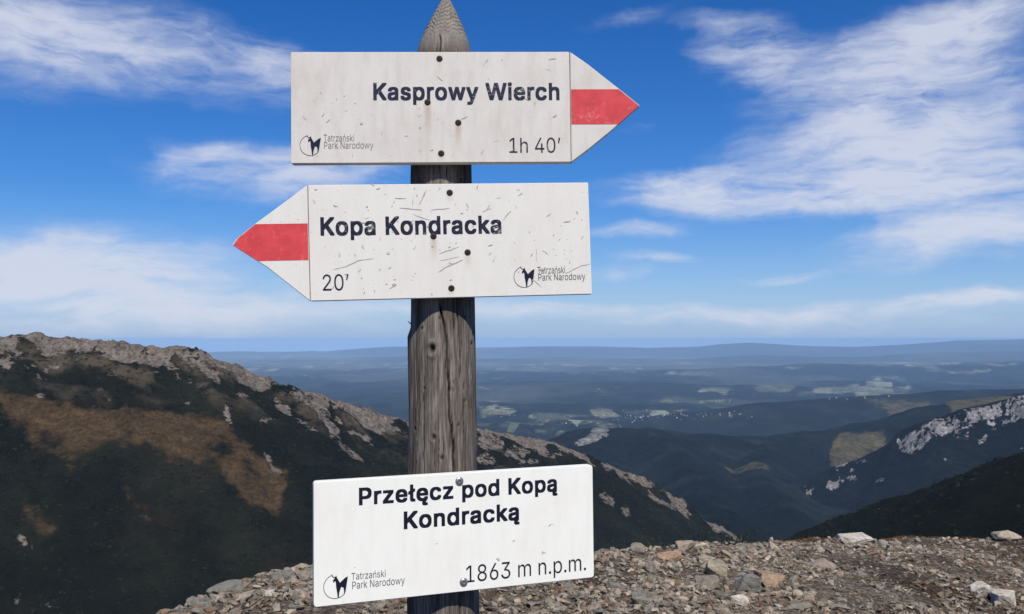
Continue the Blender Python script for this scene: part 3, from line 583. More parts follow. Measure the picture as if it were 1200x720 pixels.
crack([(488, 360), (487, 420), (489, 470)], 0.0010, 0.003)
crack([(547, 440), (549, 500), (548, 545)], 0.0009, 0.003)
crack([(510, 520), (511, 556)], 0.0010, 0.004)
for k_ in range(26):
    cr_ = random.Random(900 + k_); px_ = cr_.uniform(484, 553); y_ = cr_.uniform(352, 520); l_ = cr_.uniform(25, 90)
    crack([(px_, y_), (px_ + cr_.uniform(-1.5, 1.5), y_ + l_)], cr_.uniform(0.0005, 0.0010), cr_.uniform(0.0015, 0.004))
def knot(px, py, rad, depth, ring=1.0):
    global disp, darkv, knotv
    f = pxphi(px, py); z0 = pxz(py)
    d = np.hypot((PH - f) * 0.072, (ZZ - z0) * 0.8)
    core = np.exp(-(d / rad) ** 4)
    rim = np.exp(-((d - rad * 2.0) / (rad * 0.8)) ** 2) * ring
    rim = rim * (0.6 + 0.5 * np.sin(np.arctan2(ZZ - z0, (PH - f) * 0.072) * 2 + px)); disp += 0.0026 * rim * (rad / 0.006) - depth * core
    darkv = np.maximum(darkv, core * 0.95); knotv = np.maximum(knotv, rim)
knot(507, 409, 0.0065, 0.006); knot(527, 456, 0.0035, 0.003, 0.6); knot(509, 511, 0.0042, 0.004, 0.8)
knot(486, 503, 0.0035, 0.005, 0.3); knot(552, 403, 0.0040, 0.003, 0.6); knot(538, 497, 0.0030, 0.002, 0.5)
knot(545, 372, 0.0028, 0.003, 0.5); knot(497, 455, 0.0026, 0.003, 0.5); knot(519, 535, 0.0036, 0.004, 0.7); knot(545, 470, 0.003, 0.003, 0.5); knot(494, 385, 0.003, 0.003, 0.5)
knot(516, 373, 0.0028, 0.003, 0.4); knot(540, 211, 0.0030, 0.003, 0.4)
# flake of wood standing out on the left side
zb = pxz(395); disp += 0.0065 * np.exp(-((PH + 1.45) / 0.5) ** 2) * np.clip((pxz(384) - ZZ) / 0.02, 0, 1) * np.clip(1 - (zb - ZZ) / 0.16, 0, 1) * (ZZ < pxz(384))
rr = np.maximum(rr + disp * np.clip(rr / 0.012, 0, 1) + grain * 0.0007, 0.0004)
VX = (cx - AX_X) + rr * np.sin(PH); VY = -rr * np.cos(PH)
V = np.stack([VX, VY, ZZ], -1).reshape(-1, 3)
V = np.vstack([V, [[np.interp(2.34, PZ, PXc) - AX_X, 0, 2.3405]]])
i0 = np.arange(NZ_ - 1)[:, None] * NT_; j = np.arange(NT_)[None, :]; jn = (j + 1) % NT_
PQ = np.stack([i0 + j, i0 + jn, i0 + NT_ + jn, i0 + NT_ + j], -1).reshape(-1, 4)
pm_ = mesh_np('post', V, PQ, smooth=True, attrs={'dark': np.append(darkv.ravel(), 0), 'knot': np.append(knotv.ravel(), 0), 'grain': np.append(grain.ravel(), 0), 'cone': np.append(cone.ravel(), 1),
    'around': np.append((PH * 0.075).ravel(), 0)})
m, T, b = material('weathered_wood', 0.85, 0.2)
ob = T.n('ShaderNodeTexCoord').outputs['Object']
s1 = T.n('ShaderNodeMapping', inp={0: ob, 3: (85, 85, 4.2)}).outputs[0]
s2 = T.n('ShaderNodeMapping', inp={0: ob, 3: (300, 300, 16)}).outputs[0]
s3 = T.n('ShaderNodeMapping', inp={0: ob, 3: (14, 14, 3.0)}).outputs[0]
g1 = T.noise(s1, 1.0, 8, 0.7, 1.1); g2 = T.noise(s2, 1.0, 4, 0.6); g3 = T.noise(s3, 1.0, 4, 0.6)
gm = T.m('ADD', T.m('MULTIPLY', g1, 0.6), T.m('MULTIPLY', g2, 0.4))
c = T.ramp(gm, [(0.33, (0.024, 0.019, 0.015)), (0.42, (0.085, 0.069, 0.057)), (0.52, (0.170, 0.145, 0.122)), (0.66, (0.36, 0.32, 0.275))])
c = T.mix(T.smooth(g3, 0.46, 0.66), c, T.mix(1.0, c, (0.52, 0.47, 0.43, 1), 'MULTIPLY'))
cn = T.n('ShaderNodeAttribute', attribute_name='cone').outputs['Fac']
c = T.mix(T.m('MULTIPLY', cn, 0.85), c, T.mix(T.m('MULTIPLY', g1, 0.9), (0.09, 0.08, 0.07, 1), (0.42, 0.38, 0.33, 1)))
kn = T.n('ShaderNodeAttribute', attribute_name='knot').outputs['Fac']
c = T.mix(T.m('MULTIPLY', kn, 0.6), c, T.mix(g2, (0.05, 0.04, 0.03, 1), (0.32, 0.26, 0.21, 1)))
dk = T.n('ShaderNodeAttribute', attribute_name='dark').outputs['Fac']
c = T.mix(T.m('MULTIPLY', dk, 0.92), c, (0.012, 0.009, 0.007, 1))
set_in(T, b, 'Base Color', c)
bump(T, b, gm, 0.005)
link('post', pm_, m, root)
# a splinter sticking out on the left side, and small iron nails in the shaft
def tube_mesh(name, pts, rad, n=8):
    bm = bmesh.new(); rings = []
    for i, p in enumerate(pts):
        p = Vector(p); d = (Vector(pts[min(i + 1, len(pts) - 1)]) - Vector(pts[max(i - 1, 0)])).normalized()
        u = d.orthogonal().normalized(); w = d.cross(u); r_ = rad[i] if hasattr(rad, '__len__') else rad
        rings.append([bm.verts.new(p + (u * math.cos(2 * math.pi * k / n) + w * math.sin(2 * math.pi * k / n)) * r_) for k in range(n)])
    for a_, b_ in zip(rings[:-1], rings[1:]):
        for k in range(n): bm.faces.new((a_[k], a_[(k + 1) % n], b_[(k + 1) % n], b_[k]))
    bm.faces.new(rings[0][::-1]); bm.faces.new(rings[-1])
    me = bpy.data.meshes.new(name); bm.to_mesh(me); bm.free(); return me
link('splinter', tube_mesh('splinter', [(-0.070, -0.01, pxz(381)), (-0.078, -0.012, pxz(377)), (-0.080, -0.012, pxz(376))], [0.0014, 0.001, 0.0004]), m, root)

# boards ------------------------------------------------------------
def euler_m(yaw, pitch, roll):
    return Matrix.Rotation(R(yaw), 3, 'Z') @ Matrix.Rotation(R(pitch), 3, 'X') @ Matrix.Rotation(R(roll), 3, 'Y')

def slab(name, outline, thick, bevel=0.0012, mat=None):
    """plate with a bevelled rim; local x right, z up, front face at y=0, back at y=thick"""
    bm = bmesh.new()
    fr = [bm.verts.new((x, 0, z)) for x, z in outline]; bk = [bm.verts.new((x, thick, z)) for x, z in outline]
    n = len(outline); bm.faces.new(fr); bm.faces.new(bk[::-1])
    for i in range(n): bm.faces.new((fr[(i + 1) % n], fr[i], bk[i], bk[(i + 1) % n]))
    bmesh.ops.recalc_face_normals(bm, faces=bm.faces)
    bmesh.ops.bevel(bm, geom=[e for e in bm.edges], offset=bevel, segments=2, affect='EDGES', clamp_overlap=True)
    me = bpy.data.meshes.new(name); bm.to_mesh(me); bm.free()
    return me

def rect(x0, x1, z0, z1, r=0.0, n=4):
    if r <= 0: return [(x0, z0), (x1, z0), (x1, z1), (x0, z1)]
    out = []
    for cx_, cz_, a0 in ((x1 - r, z0 + r, -90), (x1 - r, z1 - r, 0), (x0 + r, z1 - r, 90), (x0 + r, z0 + r, 180)):
        for k in range(n + 1):
            t = R(a0 + 90 * k / n); out.append((cx_ + r * math.cos(t), cz_ + r * math.sin(t)))
    return out

def paint(name, base, grime, streak, stains=(), rough=0.45, blot=0.0):
    """worn sign paint: faint vertical run marks, specks, rust under the screws (positions in board metres)"""
    m, T, b = material(name, rough, 0.35)
    ob = T.n('ShaderNodeTexCoord').outputs['Object']
    v = T.noise(T.n('ShaderNodeMapping', inp={0: ob, 3: (38, 1, 9)}).outputs[0], 1.0, 5, 0.65)
    w = T.noise(ob, 9.0, 5, 0.6); sp = T.noise(ob, 160.0, 3, 0.6)
    c = T.mix(T.m('MULTIPLY', T.smooth(v, 0.42, 0.72), streak), (*base, 1), (*grime, 1))
    c = T.mix(T.m('MULTIPLY', T.smooth(w, 0.42, 0.75), streak * 0.8), c, (*grime, 1))
    if blot:
        c = T.mix(T.m('MULTIPLY', T.smooth(sp, 0.64, 0.76), blot), c, (0.25, 0.22, 0.19, 1))
        vo = T.n('ShaderNodeTexVoronoi', inp={'Vector': T.n('ShaderNodeMapping', inp={0: ob, 3: (1, 1, 1.4)}).outputs[0], 'Scale': 55.0})
        vn = T.noise(ob, 22.0, 2, 0.5)
        f = T.m('MULTIPLY', T.smooth(vo.outputs['Distance'], 0.16, 0.05), T.smooth(vn, 0.52, 0.62))
        c = T.mix(T.m('MULTIPLY', f, blot), c, (0.33, 0.30, 0.27, 1))
    sepx = T.n('ShaderNodeSeparateXYZ', inp={0: ob})
    for sx_, sz_, ln_, am in stains:
        dx = T.m('ABSOLUTE', T.m('SUBTRACT', T.m('ADD', sepx.outputs[0], T.m('MULTIPLY', T.m('SUBTRACT', sp, 0.5), 0.006)), sx_))
        dz = T.m('SUBTRACT', sz_, sepx.outputs[2])
        f = T.m('MULTIPLY', T.smooth(dx, 0.011, 0.001), T.m('MULTIPLY', T.smooth(dz, -0.008, 0.004), T.smooth(dz, ln_, 0.0)))
        c = T.mix(T.m('MULTIPLY', f, am), c, (0.42, 0.27, 0.15, 1))
    set_in(T, b, 'Base Color', c)
    bump(T, b, T.m('ADD', w, sp), 0.0004, 0.5)
    return m

def ink(name, rgb, wear=0.0, under=(0.6, 0.58, 0.53), rough=0.45):
    m, T, b = material(name, rough, 0.3)
    ob = T.n('ShaderNodeTexCoord').outputs['Object']
    n_ = T.noise(ob, 120.0, 5, 0.7); n3 = T.noise(ob, 16.0, 3, 0.6)
    f = T.m('MULTIPLY', T.smooth(T.m('ADD', n_, T.m('MULTIPLY', T.m('SUBTRACT', n3, 0.5), 0.5)), 0.60, 0.68), wear)
    n2 = T.noise(ob, 30.0, 4, 0.6)
    c = T.mix(T.smooth(n2, 0.3, 0.8), (*rgb, 1), tuple(min(1, q * 1.35 + 0.004) for q in rgb) + (1,))
    c = T.mix(f, c, (*under, 1))
    set_in(T, b, 'Base Color', c)
    return m

